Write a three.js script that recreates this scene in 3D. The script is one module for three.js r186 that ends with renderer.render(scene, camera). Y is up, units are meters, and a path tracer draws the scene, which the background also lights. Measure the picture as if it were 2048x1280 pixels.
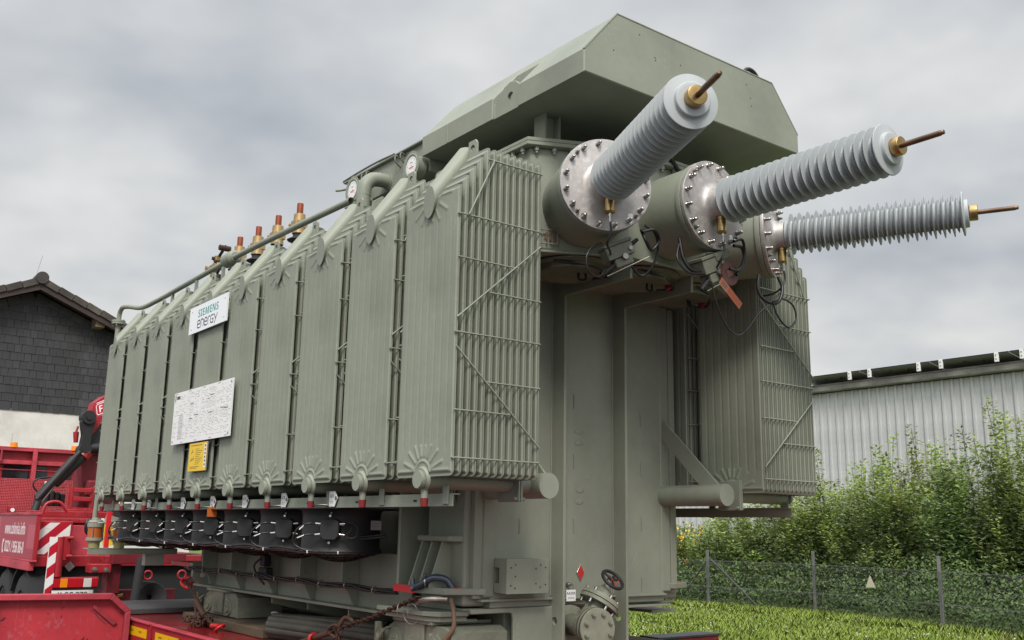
import * as THREE from 'three';
import { RoundedBoxGeometry } from 'three/addons/geometries/RoundedBoxGeometry.js';
import { mergeGeometries } from 'three/addons/utils/BufferGeometryUtils.js';
import { ImprovedNoise } from 'three/addons/math/ImprovedNoise.js';

// ---------------------------------------------------------------- camera, sky, sun, exposure
// All measurements below are relative to the eye: E is the height of the eye above the ground.
const E = 1.65, GY = -E;
const scene = new THREE.Scene();
const camera = new THREE.PerspectiveCamera(36.211, 1.6, 0.1, 600);
camera.rotation.order = 'YXZ';
camera.rotation.set(THREE.MathUtils.degToRad(12.055), THREE.MathUtils.degToRad(-37.418), THREE.MathUtils.degToRad(0.999));
camera.position.set(0, E, 0);

const noise = new ImprovedNoise();
const fbm = (x, y, z, o = 5) => { let a = 0.5, s = 0, f = 1; for (let i = 0; i < o; i++) { s += a * noise.noise(x * f, y * f, z * f); a *= 0.52; f *= 2.03; } return s; };
const sm = (a, b, x) => { const t = Math.min(1, Math.max(0, (x - a) / (b - a))); return t * t * (3 - 2 * t); };
const SUN = new THREE.Vector3(-0.42, 0.73, 0.56).normalize();
{
  const W = 1536, H = 768, d = new Float32Array(W * H * 4);
  for (let j = 0; j < H; j++) for (let i = 0; i < W; i++) {
    const el = ((j + 0.5) / H - 0.5) * Math.PI, az = ((i + 0.5) / W - 0.5) * 2 * Math.PI;
    const y = Math.sin(el), x = Math.cos(el) * Math.cos(az), z = Math.cos(el) * Math.sin(az);
    let c;
    if (y < -0.01) c = [0.12, 0.125, 0.115];
    else {
      const k = 1 / (y + 0.22), ca = Math.cos(5.9629), sa = Math.sin(5.9629), px = (x * ca - z * sa) * k * 1.1163, pz = (x * sa + z * ca) * k * 1.1163;
      const big = fbm(px + 4.2871, 1.7792, pz + 13.621, 3), mid = fbm(px * 2.3 + 1.2, 7.0792, pz * 2.3, 5), fine = fbm(px * 6 + 9, 2.2, pz * 6 + 4, 4);
      const t = big * 1.0 + mid * 0.8 + fine * 0.28;
      const hz = 1 - sm(0.0, 0.42, y);
      let L = 0.362 + 0.175 * t;
      L = Math.max(0.245, Math.min(0.475, L));
      const blue = sm(0.43, 0.27, L), warm = hz * 0.022;
      L *= 1 + 1.9 * sm(0.48, 0.95, y) + 1.0 * sm(0.4, 1, x * SUN.x + y * SUN.y + z * SUN.z);   // an overcast sky is brightest overhead and round the veiled sun
      c = [L * (1.0 - 0.065 * blue + warm * 0.4 - 0.018), L * (1.0 - 0.014 * blue), L * (1.0 + 0.065 * blue - warm + 0.012)];
    }
    const o = (j * W + i) * 4; d[o] = c[0]; d[o + 1] = c[1]; d[o + 2] = c[2]; d[o + 3] = 1;
  }
  const t = new THREE.DataTexture(d, W, H, THREE.RGBAFormat, THREE.FloatType);
  t.mapping = THREE.EquirectangularReflectionMapping; t.magFilter = THREE.LinearFilter; t.minFilter = THREE.LinearFilter; t.wrapS = THREE.RepeatWrapping; t.needsUpdate = true;
  scene.background = t; scene.environment = t;
}
const sun = new THREE.DirectionalLight(0xfff8ee, 1.5);
sun.position.copy(SUN.clone().multiplyScalar(60)).add(new THREE.Vector3(6, 0, -8)); sun.target.position.set(6, 0, -8);
sun.castShadow = true; sun.shadow.radius = 30; sun.shadow.mapSize.set(2048, 2048);
Object.assign(sun.shadow.camera, { left: -30, right: 30, top: 30, bottom: -30, near: 1, far: 140 });
scene.add(sun, sun.target);

const renderer = new THREE.WebGLRenderer({ antialias: true });
renderer.setSize(1024, 640); renderer.toneMapping = THREE.LinearToneMapping; renderer.toneMappingExposure = 1.75;
renderer.shadowMap.enabled = true; renderer.shadowMap.type = THREE.PCFSoftShadowMap;

// ---------------------------------------------------------------- helpers
let seedN = 12345;
const rnd = () => { seedN = (seedN + 0x6d2b79f5) | 0; let t = Math.imul(seedN ^ (seedN >>> 15), 1 | seedN); t = (t + Math.imul(t ^ (t >>> 7), 61 | t)) ^ t; return ((t ^ (t >>> 14)) >>> 0) / 4294967296; };
const rr = (a, b) => a + (b - a) * rnd();
const V = (x, y, z) => new THREE.Vector3(x, y, z);
const PI = Math.PI, rad = (d) => d * PI / 180;

function boxUV(g) {                                            // uv in metres from the face direction
  if (g.index) g = g.toNonIndexed();
  if (!g.attributes.normal) g.computeVertexNormals();
  const p = g.attributes.position.array, n = p.length / 9, uv = new Float32Array(n * 6);
  const a = V(), b = V(), c = V();
  for (let i = 0; i < n; i++) {
    a.fromArray(p, i * 9); b.fromArray(p, i * 9 + 3); c.fromArray(p, i * 9 + 6);
    const e = b.clone().sub(a).cross(c.clone().sub(a)), ax = Math.abs(e.x), ay = Math.abs(e.y), az = Math.abs(e.z);
    for (let k = 0; k < 3; k++) {
      const x = p[i * 9 + k * 3], y = p[i * 9 + k * 3 + 1], z = p[i * 9 + k * 3 + 2];
      uv[i * 6 + k * 2] = ax >= ay && ax >= az ? z : x; uv[i * 6 + k * 2 + 1] = ay > ax && ay >= az ? z : y;
    }
  }
  g.setAttribute('uv', new THREE.BufferAttribute(uv, 2));
  return g;
}
function norm(g, keep) {
  if (g.index) g = g.toNonIndexed();
  if (!keep) g = boxUV(g);
  for (const k of Object.keys(g.attributes)) if (!['position', 'normal', 'uv', 'color'].includes(k)) g.deleteAttribute(k);
  g.morphAttributes = {};
  return g;
}
function merge(list, keep) { list = [].concat(list).flat(9).map((g) => norm(g, keep)); return list.length === 1 ? list[0] : mergeGeometries(list, false); }

const used = {}, base = new Map();
const numbered = (n) => { used[n] = (used[n] ?? -1) + 1; return used[n] ? n + '_' + String(used[n]).padStart(3, '0') : n; };
function shadow(m) { m.castShadow = true; m.receiveShadow = true; return m; }
function thing(name, label, category, [x, y, z] = [0, 0, 0], group) {
  const o = new THREE.Group(); o.name = numbered(name); o.position.set(x, y + E, z); o.userData = { label, category };
  if (group) o.userData.group = group;
  base.set(o, [x, y, z]); scene.add(o); return o;
}
function grp(name, parent) { const g = new THREE.Group(); g.name = name; base.set(g, base.get(parent)); parent.add(g); return g; }
function grpAt(name, parent, [x, y, z], ry = 0) {              // a part with a frame of its own
  const b = base.get(parent), g = new THREE.Group(); g.name = name; g.position.set(x - b[0], y - b[1], z - b[2]); g.rotation.y = ry;
  base.set(g, [0, 0, 0]); parent.add(g); return g;
}
function part(name, geo, mat, parent, { label, keep, kind } = {}) {
  const b = base.get(parent), g = merge(geo, keep); g.translate(-b[0], -b[1], -b[2]);
  const m = shadow(new THREE.Mesh(g, mat)); m.name = name; base.set(m, b);
  if (label) m.userData.label = label;
  if (kind) m.userData.kind = kind;
  parent.add(m); return m;
}
function solo(name, geo, mat, label, category, { group, kind, keep, at } = {}) {   // a thing of one mesh
  const g = merge(geo, keep); g.computeBoundingBox(); const bb = g.boundingBox;
  const o = at || [(bb.min.x + bb.max.x) / 2, bb.min.y, (bb.min.z + bb.max.z) / 2];
  g.translate(-o[0], -o[1], -o[2]);
  const m = shadow(new THREE.Mesh(g, mat)); m.name = numbered(name); m.position.set(o[0], o[1] + E, o[2]);
  if (kind) m.userData.kind = kind;
  if (label) m.userData.label = label;
  if (category) m.userData.category = category;
  if (group) m.userData.group = group;
  scene.add(m); return m;
}
// shapes
const cb = (x0, x1, y0, y1, z0, z1, b = 0.004) => {
  const w = x1 - x0, h = y1 - y0, d = z1 - z0, m = Math.min(w, h, d); b = Math.min(b, m * 0.35);
  const g = b > 0 ? new RoundedBoxGeometry(w, h, d, 1, b) : new THREE.BoxGeometry(w, h, d);
  return g.translate((x0 + x1) / 2, (y0 + y1) / 2, (z0 + z1) / 2);
};
const UP = V(0, 1, 0);
function cyl(a, b, r0, r1 = r0, n = 20, open = false) {
  a = Array.isArray(a) ? V(...a) : a; b = Array.isArray(b) ? V(...b) : b;
  const d = b.clone().sub(a), L = d.length(), g = new THREE.CylinderGeometry(r1, r0, L, n, 1, open);
  g.translate(0, L / 2, 0).applyQuaternion(new THREE.Quaternion().setFromUnitVectors(UP, d.normalize())); return g.translate(a.x, a.y, a.z);
}
const bar = (a, b, r) => cyl(a, b, r, r, 6);
function tube(pts, r, seg = 24, n = 8, closed = false) {
  const c = new THREE.CatmullRomCurve3(pts.map((p) => Array.isArray(p) ? V(...p) : p), closed, 'centripetal');
  return new THREE.TubeGeometry(c, seg, r, n, closed);
}
function lathe(prof, a, dir, n = 32) {                         // profile [r, t] along dir from a
  const g = new THREE.LatheGeometry(prof.map(([r, t]) => new THREE.Vector2(Math.max(r, 1e-5), t)), n);
  return g.applyQuaternion(new THREE.Quaternion().setFromUnitVectors(UP, V(...dir).normalize())).translate(...a);
}
function shapeOf(pts, holes = []) {
  const s = new THREE.Shape(pts.map(([x, y]) => new THREE.Vector2(x, y)));
  for (const h of holes) { const p = new THREE.Path(); if (h.length === 3 && typeof h[0] === 'number') p.absarc(h[0], h[1], h[2], 0, 2 * PI, true); else p.setFromPoints(h.map(([x, y]) => new THREE.Vector2(x, y))); s.holes.push(p); }
  return s;
}
function ext(shape, d0, d1, bev) {
  const o = bev ? { depth: d1 - d0 - 2 * bev, bevelEnabled: true, bevelThickness: bev, bevelSize: bev, bevelOffset: -bev, bevelSegments: 1, curveSegments: 14 } : { depth: d1 - d0, bevelEnabled: false, curveSegments: 14 };
  return new THREE.ExtrudeGeometry(shape, o).translate(0, 0, d0 + (bev || 0));
}
const MX = new THREE.Matrix4().makeBasis(V(0, 0, -1), V(0, 1, 0), V(1, 0, 0)), MY = new THREE.Matrix4().makeBasis(V(1, 0, 0), V(0, 0, -1), V(0, 1, 0));
const pz = (pts, z0, z1, bev = 0.003, holes) => ext(shapeOf(pts, holes), z0, z1, bev);                                                          // [x, y] along z
const px = (pts, x0, x1, bev = 0.003, holes) => ext(shapeOf(pts.map(([z, y]) => [-z, y]), holes?.map((h) => typeof h[0] === 'number' ? [-h[0], h[1], h[2]] : h.map(([z, y]) => [-z, y]))), x0, x1, bev).applyMatrix4(MX);   // [z, y] along x
const py = (pts, y0, y1, bev = 0.003) => ext(shapeOf(pts.map(([x, z]) => [x, -z])), y0, y1, bev).applyMatrix4(MY);                               // [x, z] along y
const roundRect = (x0, x1, y0, y1, r, n = 5) => { const o = []; for (const [cx, cy, a] of [[x1 - r, y0 + r, -90], [x1 - r, y1 - r, 0], [x0 + r, y1 - r, 90], [x0 + r, y0 + r, 180]]) for (let i = 0; i <= n; i++) { const t = rad(a + 90 * i / n); o.push([cx + r * Math.cos(t), cy + r * Math.sin(t)]); } return o; };
function mirror(g, xc) {                                       // the other hand of a piece
  g = g.index ? g.toNonIndexed() : g.clone(); const p = g.attributes.position, n = g.attributes.normal;
  for (let i = 0; i < p.count; i++) { p.setX(i, 2 * xc - p.getX(i)); if (n) n.setX(i, -n.getX(i)); }
  for (const k of Object.keys(g.attributes)) { const a = g.attributes[k], s = a.itemSize; for (let i = 0; i < a.count; i += 3) for (let q = 0; q < s; q++) { const t = a.array[(i + 1) * s + q]; a.array[(i + 1) * s + q] = a.array[(i + 2) * s + q]; a.array[(i + 2) * s + q] = t; } }
  return g;
}
function quadUV(p00, p10, p11, p01) {                          // one printed face, uv 0..1
  const g = new THREE.BufferGeometry();
  g.setAttribute('position', new THREE.Float32BufferAttribute([...p00, ...p10, ...p11, ...p00, ...p11, ...p01], 3));
  g.setAttribute('uv', new THREE.Float32BufferAttribute([0, 0, 1, 0, 1, 1, 0, 0, 1, 1, 0, 1], 2)); g.computeVertexNormals(); return g;
}

// ---------------------------------------------------------------- materials
const hash = (x, y, s) => { let h = Math.imul(x, 374761393) ^ Math.imul(y, 668265263) ^ Math.imul(s, 362437); h = Math.imul(h ^ (h >>> 13), 1274126177); return ((h ^ (h >>> 16)) >>> 0) / 4294967296; };
function tn(u, v, per, s) {                                    // tileable value noise
  const x = u * per, y = v * per, xi = Math.floor(x), yi = Math.floor(y), fx = x - xi, fy = y - yi, a = fx * fx * (3 - 2 * fx), b = fy * fy * (3 - 2 * fy);
  const w = (i, j) => hash(((xi + i) % per + per) % per, ((yi + j) % per + per) % per, s);
  return (w(0, 0) * (1 - a) + w(1, 0) * a) * (1 - b) + (w(0, 1) * (1 - a) + w(1, 1) * a) * b;
}
function tn2(u, v, pu, pv, s) {                                // the same with its own period each way, for runs and streaks
  const x = u * pu, y = v * pv, xi = Math.floor(x), yi = Math.floor(y), fx = x - xi, fy = y - yi, a = fx * fx * (3 - 2 * fx), b = fy * fy * (3 - 2 * fy), w = (i, j) => hash((xi + i) % pu, (yi + j) % pv, s);
  return (w(0, 0) * (1 - a) + w(1, 0) * a) * (1 - b) + (w(0, 1) * (1 - a) + w(1, 1) * a) * b;
}
function tex(n, fn, metres = 1, srgb = true) {
  const d = new Uint8Array(n * n * 4);
  for (let j = 0; j < n; j++) for (let i = 0; i < n; i++) { const c = fn(i / n, j / n), o = (j * n + i) * 4; for (let k = 0; k < 3; k++) d[o + k] = Math.max(0, Math.min(255, c[k] * 255)); d[o + 3] = 255; }
  const t = new THREE.DataTexture(d, n, n); t.wrapS = t.wrapT = THREE.RepeatWrapping; t.magFilter = THREE.LinearFilter; t.minFilter = THREE.LinearMipmapLinearFilter; t.generateMipmaps = true;
  t.repeat.set(1 / metres, 1 / metres); if (srgb) t.colorSpace = THREE.SRGBColorSpace; t.needsUpdate = true; return t;
}
const lay = (u, v, s) => 0.5 * tn(u, v, 4, s) + 0.25 * tn(u, v, 11, s + 1) + 0.15 * tn(u, v, 37, s + 2) + 0.1 * tn(u, v, 120, s + 3);
const paintMap = tex(512, (u, v) => { let k = 0.93 + 0.17 * (lay(u, v, 3) - 0.5) + 0.02 * (tn2(u, v, 40, 3, 12) - 0.5) * tn(u, v, 5, 14); const st = tn(u, v * 0.999, 160, 9); if (st > 0.985) k *= 0.86; const s2 = tn(u * 1, v, 9, 77) * tn(u, v, 90, 78); if (s2 > 0.74) k *= 1.06; k -= 0.03 * sm(0.62, 0.85, tn(u, v, 7, 15)) * tn2(u, v, 40, 6, 16); return [k, k, k * 0.995]; }, 1.7);
const paintBump = tex(256, (u, v) => { const k = 0.6 * tn(u, v, 5, 91) + 0.3 * tn(u, v, 13, 92) + 0.1 * tn(u, v, 60, 93); return [k, k, k]; }, 1.9, false);
const paintRough = tex(256, (u, v) => { const k = 0.42 + 0.26 * lay(u, v, 21); return [k, k, k]; }, 1.3, false);
const wornRed = tex(512, (u, v) => { const a = lay(u, v, 31), sp = tn(u, v, 64, 33) * tn(u, v, 17, 34); let k = 0.86 + 0.26 * (a - 0.45); const w = sm(0.40, 0.78, sp) * 0.8, st = sm(0.80, 0.95, tn2(u, v, 120, 6, 35)) * tn(u, v, 7, 36) * 0.35, dk = sm(0.80, 0.9, tn(u, v, 90, 37) * (0.6 + 0.5 * tn(u, v, 8, 38))); k *= 1 - 0.45 * dk; return [k, k * (0.60 + 0.34 * w + st), k * (0.62 + 0.32 * w + st)]; }, 1.5);
const grimeMap = tex(512, (u, v) => { const k = 0.78 + 0.5 * (lay(u, v, 51) - 0.35); return [k, k * 0.99, k * 0.97]; }, 1.1);
const streakMap = tex(512, (u, v) => { const k = 0.90 + 0.12 * (tn2(u, v, 90, 3, 61) - 0.5) * (0.4 + tn(u, v, 6, 63)) - 0.08 * (tn(u, v, 7, 62) - 0.5); return [k, k, k]; }, 2.3);
const flangeMap = tex(512, (u, v) => { const k = 0.84 + 0.35 * (lay(u, v, 81) - 0.4) + 0.10 * (tn(u, v, 24, 83) > 0.72 ? 1 : 0) * tn(u, v, 70, 84); return [k, k * 0.985, k * 0.975]; }, 0.6);
const lin = (r, g, b) => new THREE.Color().setRGB(r, g, b);
const std = (c, roughness, metalness = 0, o = {}) => new THREE.MeshStandardMaterial({ color: lin(...c), roughness, metalness, ...o });
function canvasMat(w, h, draw, o = {}) {
  const c = document.createElement('canvas'); c.width = w; c.height = h; draw(c.getContext('2d'), w, h);
  const t = new THREE.CanvasTexture(c); t.colorSpace = THREE.SRGBColorSpace; t.magFilter = THREE.LinearFilter; t.minFilter = THREE.LinearMipmapLinearFilter; t.needsUpdate = true;
  return new THREE.MeshStandardMaterial({ map: t, roughness: 0.4, ...o });
}
const M = {
  paint: std([0.278, 0.300, 0.240], 1, 0, { map: paintMap, roughnessMap: paintRough, bumpMap: paintBump, bumpScale: 0.0035 }),
  red: std([0.44, 0.065, 0.090], 0.42, 0, { map: wornRed }),
  redWorn: std([0.56, 0.06, 0.09], 0.55, 0, { map: grimeMap }), redDark: std([0.20, 0.012, 0.022], 0.5, 0, { map: grimeMap }), redPale: std([0.60, 0.135, 0.175], 0.5, 0, { map: wornRed }),
  redDeck: std([0.24, 0.012, 0.018], 0.22, 0, { map: grimeMap }),
  redPaint: std([0.50, 0.018, 0.02], 0.4), redCap: std([0.20, 0.014, 0.016], 0.5),
  black: std([0.0135, 0.0135, 0.0145], 0.58), blackMatt: std([0.014, 0.014, 0.015], 0.8), cable: std([0.012, 0.012, 0.013], 0.38),
  rubber: std([0.028, 0.028, 0.03], 0.85), chrome: std([0.50, 0.48, 0.46], 0.2, 1), steel: std([0.52, 0.50, 0.48], 0.38, 0.85, { map: grimeMap }),
  stamp: canvasMat(64, 64, (g) => { g.fillStyle = '#b3a9a6'; g.fillRect(0, 0, 64, 64); g.fillStyle = '#6d6462'; for (let k = 0; k < 6; k++) g.fillRect(8 + (k % 2) * 26, 6 + k * 9, 18, 4); }), flange: std([0.53, 0.515, 0.505], 0.5, 0.5, { map: flangeMap }), brass: std([0.60, 0.42, 0.19], 0.3, 1, { map: grimeMap }), brassDull: std([0.56, 0.40, 0.20], 0.5, 0.6, { map: grimeMap }),
  copper: std([0.36, 0.095, 0.045], 0.45, 0.5, { map: grimeMap }), bronzeRod: std([0.26, 0.17, 0.12], 0.42, 0.8, { map: grimeMap }), silicone: std([0.455, 0.485, 0.50], 0.55, 0, { map: paintMap }),
  white: std([0.78, 0.78, 0.77], 0.4), whiteMark: std([0.8, 0.8, 0.8], 0.5), galv: std([0.42, 0.43, 0.44], 0.5, 0.6, { map: grimeMap }),
  rust: std([0.11, 0.055, 0.04], 0.75, 0.35, { map: grimeMap }), orange: std([0.5, 0.12, 0.02], 0.5), wire: std([0.22, 0.225, 0.225], 0.5, 0.4), post: std([0.27, 0.28, 0.29], 0.55, 0.5, { map: grimeMap }), amber: std([0.8, 0.24, 0.01], 0.25), silica: std([0.42, 0.11, 0.02], 0.35), yellow: std([0.80, 0.56, 0.02], 0.5),
  oilGlass: std([0.30, 0.27, 0.12], 0.15), blueSteel: std([0.085, 0.10, 0.135], 0.35, 0.7), wood: std([0.13, 0.095, 0.06], 0.85, 0, { map: grimeMap }), tarp: std([0.085, 0.085, 0.07], 0.65, 0, { map: grimeMap }),
  rope: std([0.55, 0.54, 0.5], 0.9), hose: std([0.15, 0.085, 0.05], 0.6), greyPlate: std([0.09, 0.09, 0.095], 0.6, 0.1, { map: grimeMap }), castGreen: std([0.24, 0.255, 0.20], 0.6, 0, { map: grimeMap }), grille: std([0.03, 0.018, 0.016], 0.5, 0.3), redBrown: std([0.095, 0.033, 0.028], 0.55), yellowGreen: std([0.5, 0.5, 0.3], 0.5),
  glassDark: std([0.015, 0.017, 0.02], 0.08), asphalt: std([0.055, 0.055, 0.056], 0.9, 0, { map: grimeMap }),
};

// ---------------------------------------------------------------- the transformer
const XC = 4.1025, ZR = -4.19, PITCH = 0.626;                  // middle of the transformer, first radiator, radiator spacing
const T = thing('power_transformer', 'huge grey-green power transformer with radiators and three ribbed grey bushings on the red trailer', 'transformer', [XC, -0.72, -7]);
const P = M.paint;
const both = (f) => [f, mirror(f, XC)];

// tank, end wall with ribs, base
part('tank', [cb(3.40, 4.805, -0.44, 2.08, -8.68, -4.602, 0.008), cb(3.40, 4.805, -0.235, 2.08, -10.30, -8.681, 0.004), cb(3.36, 4.845, 2.08, 2.13, -10.34, -4.56, 0.006)], P, T);
part('cover_box', [cb(3.25, 4.955, 2.29, 2.515, -6.32, -5.168, 0.008), cb(3.225, 4.98, 2.515, 2.528, -6.335, -5.169, 0.003), cb(3.40, 4.80, 2.131, 2.289, -6.2, -5.2, 0.005)], P, T);
for (const g of both(pz([[3.335, -0.385], [3.43, -0.385], [3.43, 1.52], [3.335, 1.52]], -4.66, -4.597, 0.012))) part('tank_corner', g, P, T);
part('wall_ledge', [cb(3.32, 3.838, -0.402, -0.388, -4.64, -4.575, 0.003), cb(3.862, 4.348, -0.402, -0.388, -4.64, -4.575, 0.003), cb(4.372, 4.80, -0.402, -0.388, -4.64, -4.575, 0.003), cb(4.372, 4.83, -0.468, -0.454, -4.7, -4.57, 0.003)], P, T);
for (const x of [3.85, 4.36]) {                                // each rib carries a long bracket at its top and a lug at its foot
  const r = part('end_rib', px([[-4.66, -1.0], [-4.49, -1.0], [-4.485, -0.40], [-4.485, 1.42], [-3.91, 1.42], [-3.905, 1.55], [-4.61, 1.55], [-4.61, -0.45], [-4.66, -0.5]], x - 0.010, x + 0.010, 0.003, [[-4.56, -0.52, 0.026]]), P, T);
  part('weld_seam', tube([[x - 0.012, -0.38, -4.6], [x - 0.0125, 0.4, -4.6], [x - 0.012, 1.4, -4.6]], 0.006, 30, 6), P, r);
}
for (const [x, ys] of [[4.02, [0.79, 0.42, 0.03, -0.36]], [4.60, [0.72, 0.40, 0.05, -0.33]], [3.60, [0.02]]])
  for (const y of ys) part('weld_line', tube([[x, y - 0.045, -4.6], [x + 0.002, y, -4.599], [x - 0.001, y + 0.04, -4.6]], 0.0045, 6, 6), P, T);
for (const [x, y] of [[4.06, 0.60], [4.06, 0.53], [4.07, 0.24], [4.065, 0.17]]) part('weld_scar', new THREE.SphereGeometry(1, 12, 8).scale(0.034, 0.016, 0.0022).translate(x, y, -4.601), P, T);
// base front with its opening, base beams along the sides
part('base_front', pz([[3.245, -0.44], [3.86, -0.44], [3.86, -1.05], [3.555, -1.05], [3.555, -0.50], [3.548, -0.475], [3.53, -0.466], [3.26, -0.466]], -4.605, -4.585, 0.004), P, T);
part('base_plate', [cb(3.255, 4.95, -0.455, -0.44, -8.7, -4.66, 0.003), cb(3.56, 4.35, -0.72, -0.456, -5.9, -4.68, 0.006)], P, T);
part('base_rail', both(cb(3.165, 3.40, -0.522, -0.504, -8.7, -4.72, 0.003)), P, T);
part('base_web', both(cb(3.238, 3.25, -0.504, -0.165, -8.66, -5.17, 0.002)), P, T);
const holeRib = (z) => pz([[3.238, -0.165], [3.125, -0.165], [3.112, -0.18], [3.112, -0.375], [3.125, -0.392], [3.15, -0.40], [3.205, -0.503], [3.238, -0.503]], z - 0.007, z + 0.007, 0.002, [[3.172, -0.305, 0.026]]);
for (let i = 0; i < 5; i++) {
  const z = -5.83 - 0.615 * i;
  part('rib_plate', [holeRib(z), cyl([3.172, -0.305, z - 0.006], [3.172, -0.305, z + 0.003], 0.0255, 0.0255, 20)], P, T);
  part('rib_plate', mirror(holeRib(z), XC), P, T);
}
for (let i = 0; i < 6; i++) { const z = -5.35 - 0.6 * i; part('bottom_stiffener', both(pz([[3.24, -0.523], [4.05, -0.523], [4.05, -0.71], [3.78, -0.70], [3.24, -0.575]], z - 0.008, z + 0.008, 0.002)), P, T); }
// side column, plate and jacking bracket at the front corners
for (const s of [0, 1]) {
  const H = (g) => [].concat(g).map((q) => s ? mirror(q, XC) : q);
  part('side_column', H([cb(3.24, 3.40, -0.43, 1.95, -5.03, -4.64, 0.02), cb(3.28, 3.335, -0.385, 1.5, -4.645, -4.60, 0.004)]), P, T);
  part('side_plate', H(pz([[3.12, -0.33], [3.40, -0.33], [3.40, 1.9], [3.12, 1.9]], -5.165, -5.14, 0.003)), P, T);
  const [J0, J1] = H([py([[3.10, -5.14], [3.085, -4.89], [3.125, -4.66], [3.34, -4.565], [3.37, -4.64], [3.37, -5.14]], -0.364, -0.328, 0.004), py([[3.168, -5.02], [3.168, -4.70], [3.19, -4.665], [3.26, -4.655], [3.26, -5.02]], -0.076, -0.043, 0.006)]), J = part('jacking_bracket', J0, P, T); part('bracket_cap', J1, P, J);
  for (const z of [-4.985, -4.88, -4.775]) part('gusset', H(pz([[3.255, -0.33], [3.098, -0.33], [3.098, -0.315], [3.178, -0.078], [3.255, -0.078]], z - 0.006, z + 0.006, 0.002)), P, J);
  for (const g of H([cb(3.0815, 3.1005, -0.366, -0.326, -5.13, -4.895, 0.001), cb(3.19, 3.25, -0.329, -0.326, -4.72, -4.64, 0)])) part('red_mark', g, M.redPaint, J, { label: 'red painted edge of the jacking bracket' });
  if (!s) part('foot_plate', H([py([[3.07, -5.29], [3.07, -4.78], [3.12, -4.68], [3.30, -4.665], [3.30, -5.29]], -0.482, -0.456, 0.003), py([[3.09, -5.28], [3.09, -4.79], [3.13, -4.70], [3.30, -4.685], [3.30, -5.28]], -0.512, -0.485, 0.003)]), P, T);
  part('lashing_lug', H(px([[-5.1, -0.365], [-4.72, -0.365], [-4.75, -0.455], [-5.06, -0.455]], 3.25, 3.27, 0.002)), P, T);
  part('rear_bracket', H([pz([[3.08, -0.36], [3.4, -0.36], [3.4, -0.328], [3.08, -0.328]], -8.95, -8.42, 0.003), pz([[3.39, -0.36], [3.10, -0.36], [3.10, -0.44], [3.18, -0.52], [3.39, -0.52]], -8.50, -8.46, 0.003, [[3.19, -0.43, 0.025]])]), P, T);
  part('red_mark', H(cb(3.075, 3.099, -0.362, -0.326, -8.9, -8.5, 0.001)), M.redPaint, T);
}
// mounting console, reflector, tag and drain stud on the end wall
{
  const c = part('mounting_console', [cb(3.42, 3.722, -0.356, -0.163, -4.486, -4.478, 0.002), px([[-4.6, -0.166], [-4.487, -0.164], [-4.487, -0.355], [-4.6, -0.352], [-4.6, -0.30], [-4.55, -0.30], [-4.55, -0.215], [-4.6, -0.215]], 3.421, 3.429, 0.001), cb(3.43, 3.72, -0.172, -0.164, -4.6, -4.487, 0.001), cb(3.43, 3.72, -0.355, -0.347, -4.6, -4.487, 0.001)], P, T);
  for (const [x, y] of [[3.45, -0.213], [3.482, -0.197], [3.482, -0.26], [3.45, -0.31], [3.48, -0.324], [3.63, -0.219], [3.665, -0.198], [3.70, -0.213], [3.63, -0.302], [3.662, -0.322], [3.70, -0.308]]) part('bolt_hole', cyl([x, y, -4.480], [x, y, -4.4772], 0.0048, 0.0048, 8), M.blackMatt, c);
}
{
  const d = part('warning_diamond', pz([[4.073, -0.201], [4.104, -0.251], [4.073, -0.303], [4.041, -0.251]], -4.603, -4.594, 0.001), M.steel, T, { label: 'small red diamond reflector' });
  part('red_face', pz([[4.073, -0.207], [4.100, -0.251], [4.073, -0.297], [4.045, -0.251]], -4.595, -4.5925, 0), M.redPaint, d);
}
const tagMat = (txt) => canvasMat(128, 128, (g, w, h) => { g.fillStyle = '#efefee'; g.fillRect(0, 0, w, h); g.fillStyle = '#26262a'; g.font = 'bold 40px sans-serif'; g.textAlign = 'center'; g.fillText(txt, w / 2, 54); g.fillStyle = '#77777a'; for (let i = 0; i < 2; i++) g.fillRect(22, 84 + i * 12, 84, 4); });
part('number_tag', quadUV([3.940, -0.414, -4.572], [4.014, -0.414, -4.572], [4.014, -0.348, -4.572], [3.940, -0.348, -4.572]), tagMat('AA355'), T, { keep: true, label: 'small white tag lettered AA355' });
part('drain_stud', [cyl([3.968, -0.318, -4.6], [3.968, -0.318, -4.575], 0.013, 0.013, 6), cyl([3.968, -0.318, -4.575], [3.968, -0.318, -4.555], 0.007)], M.chrome, T);

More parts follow.
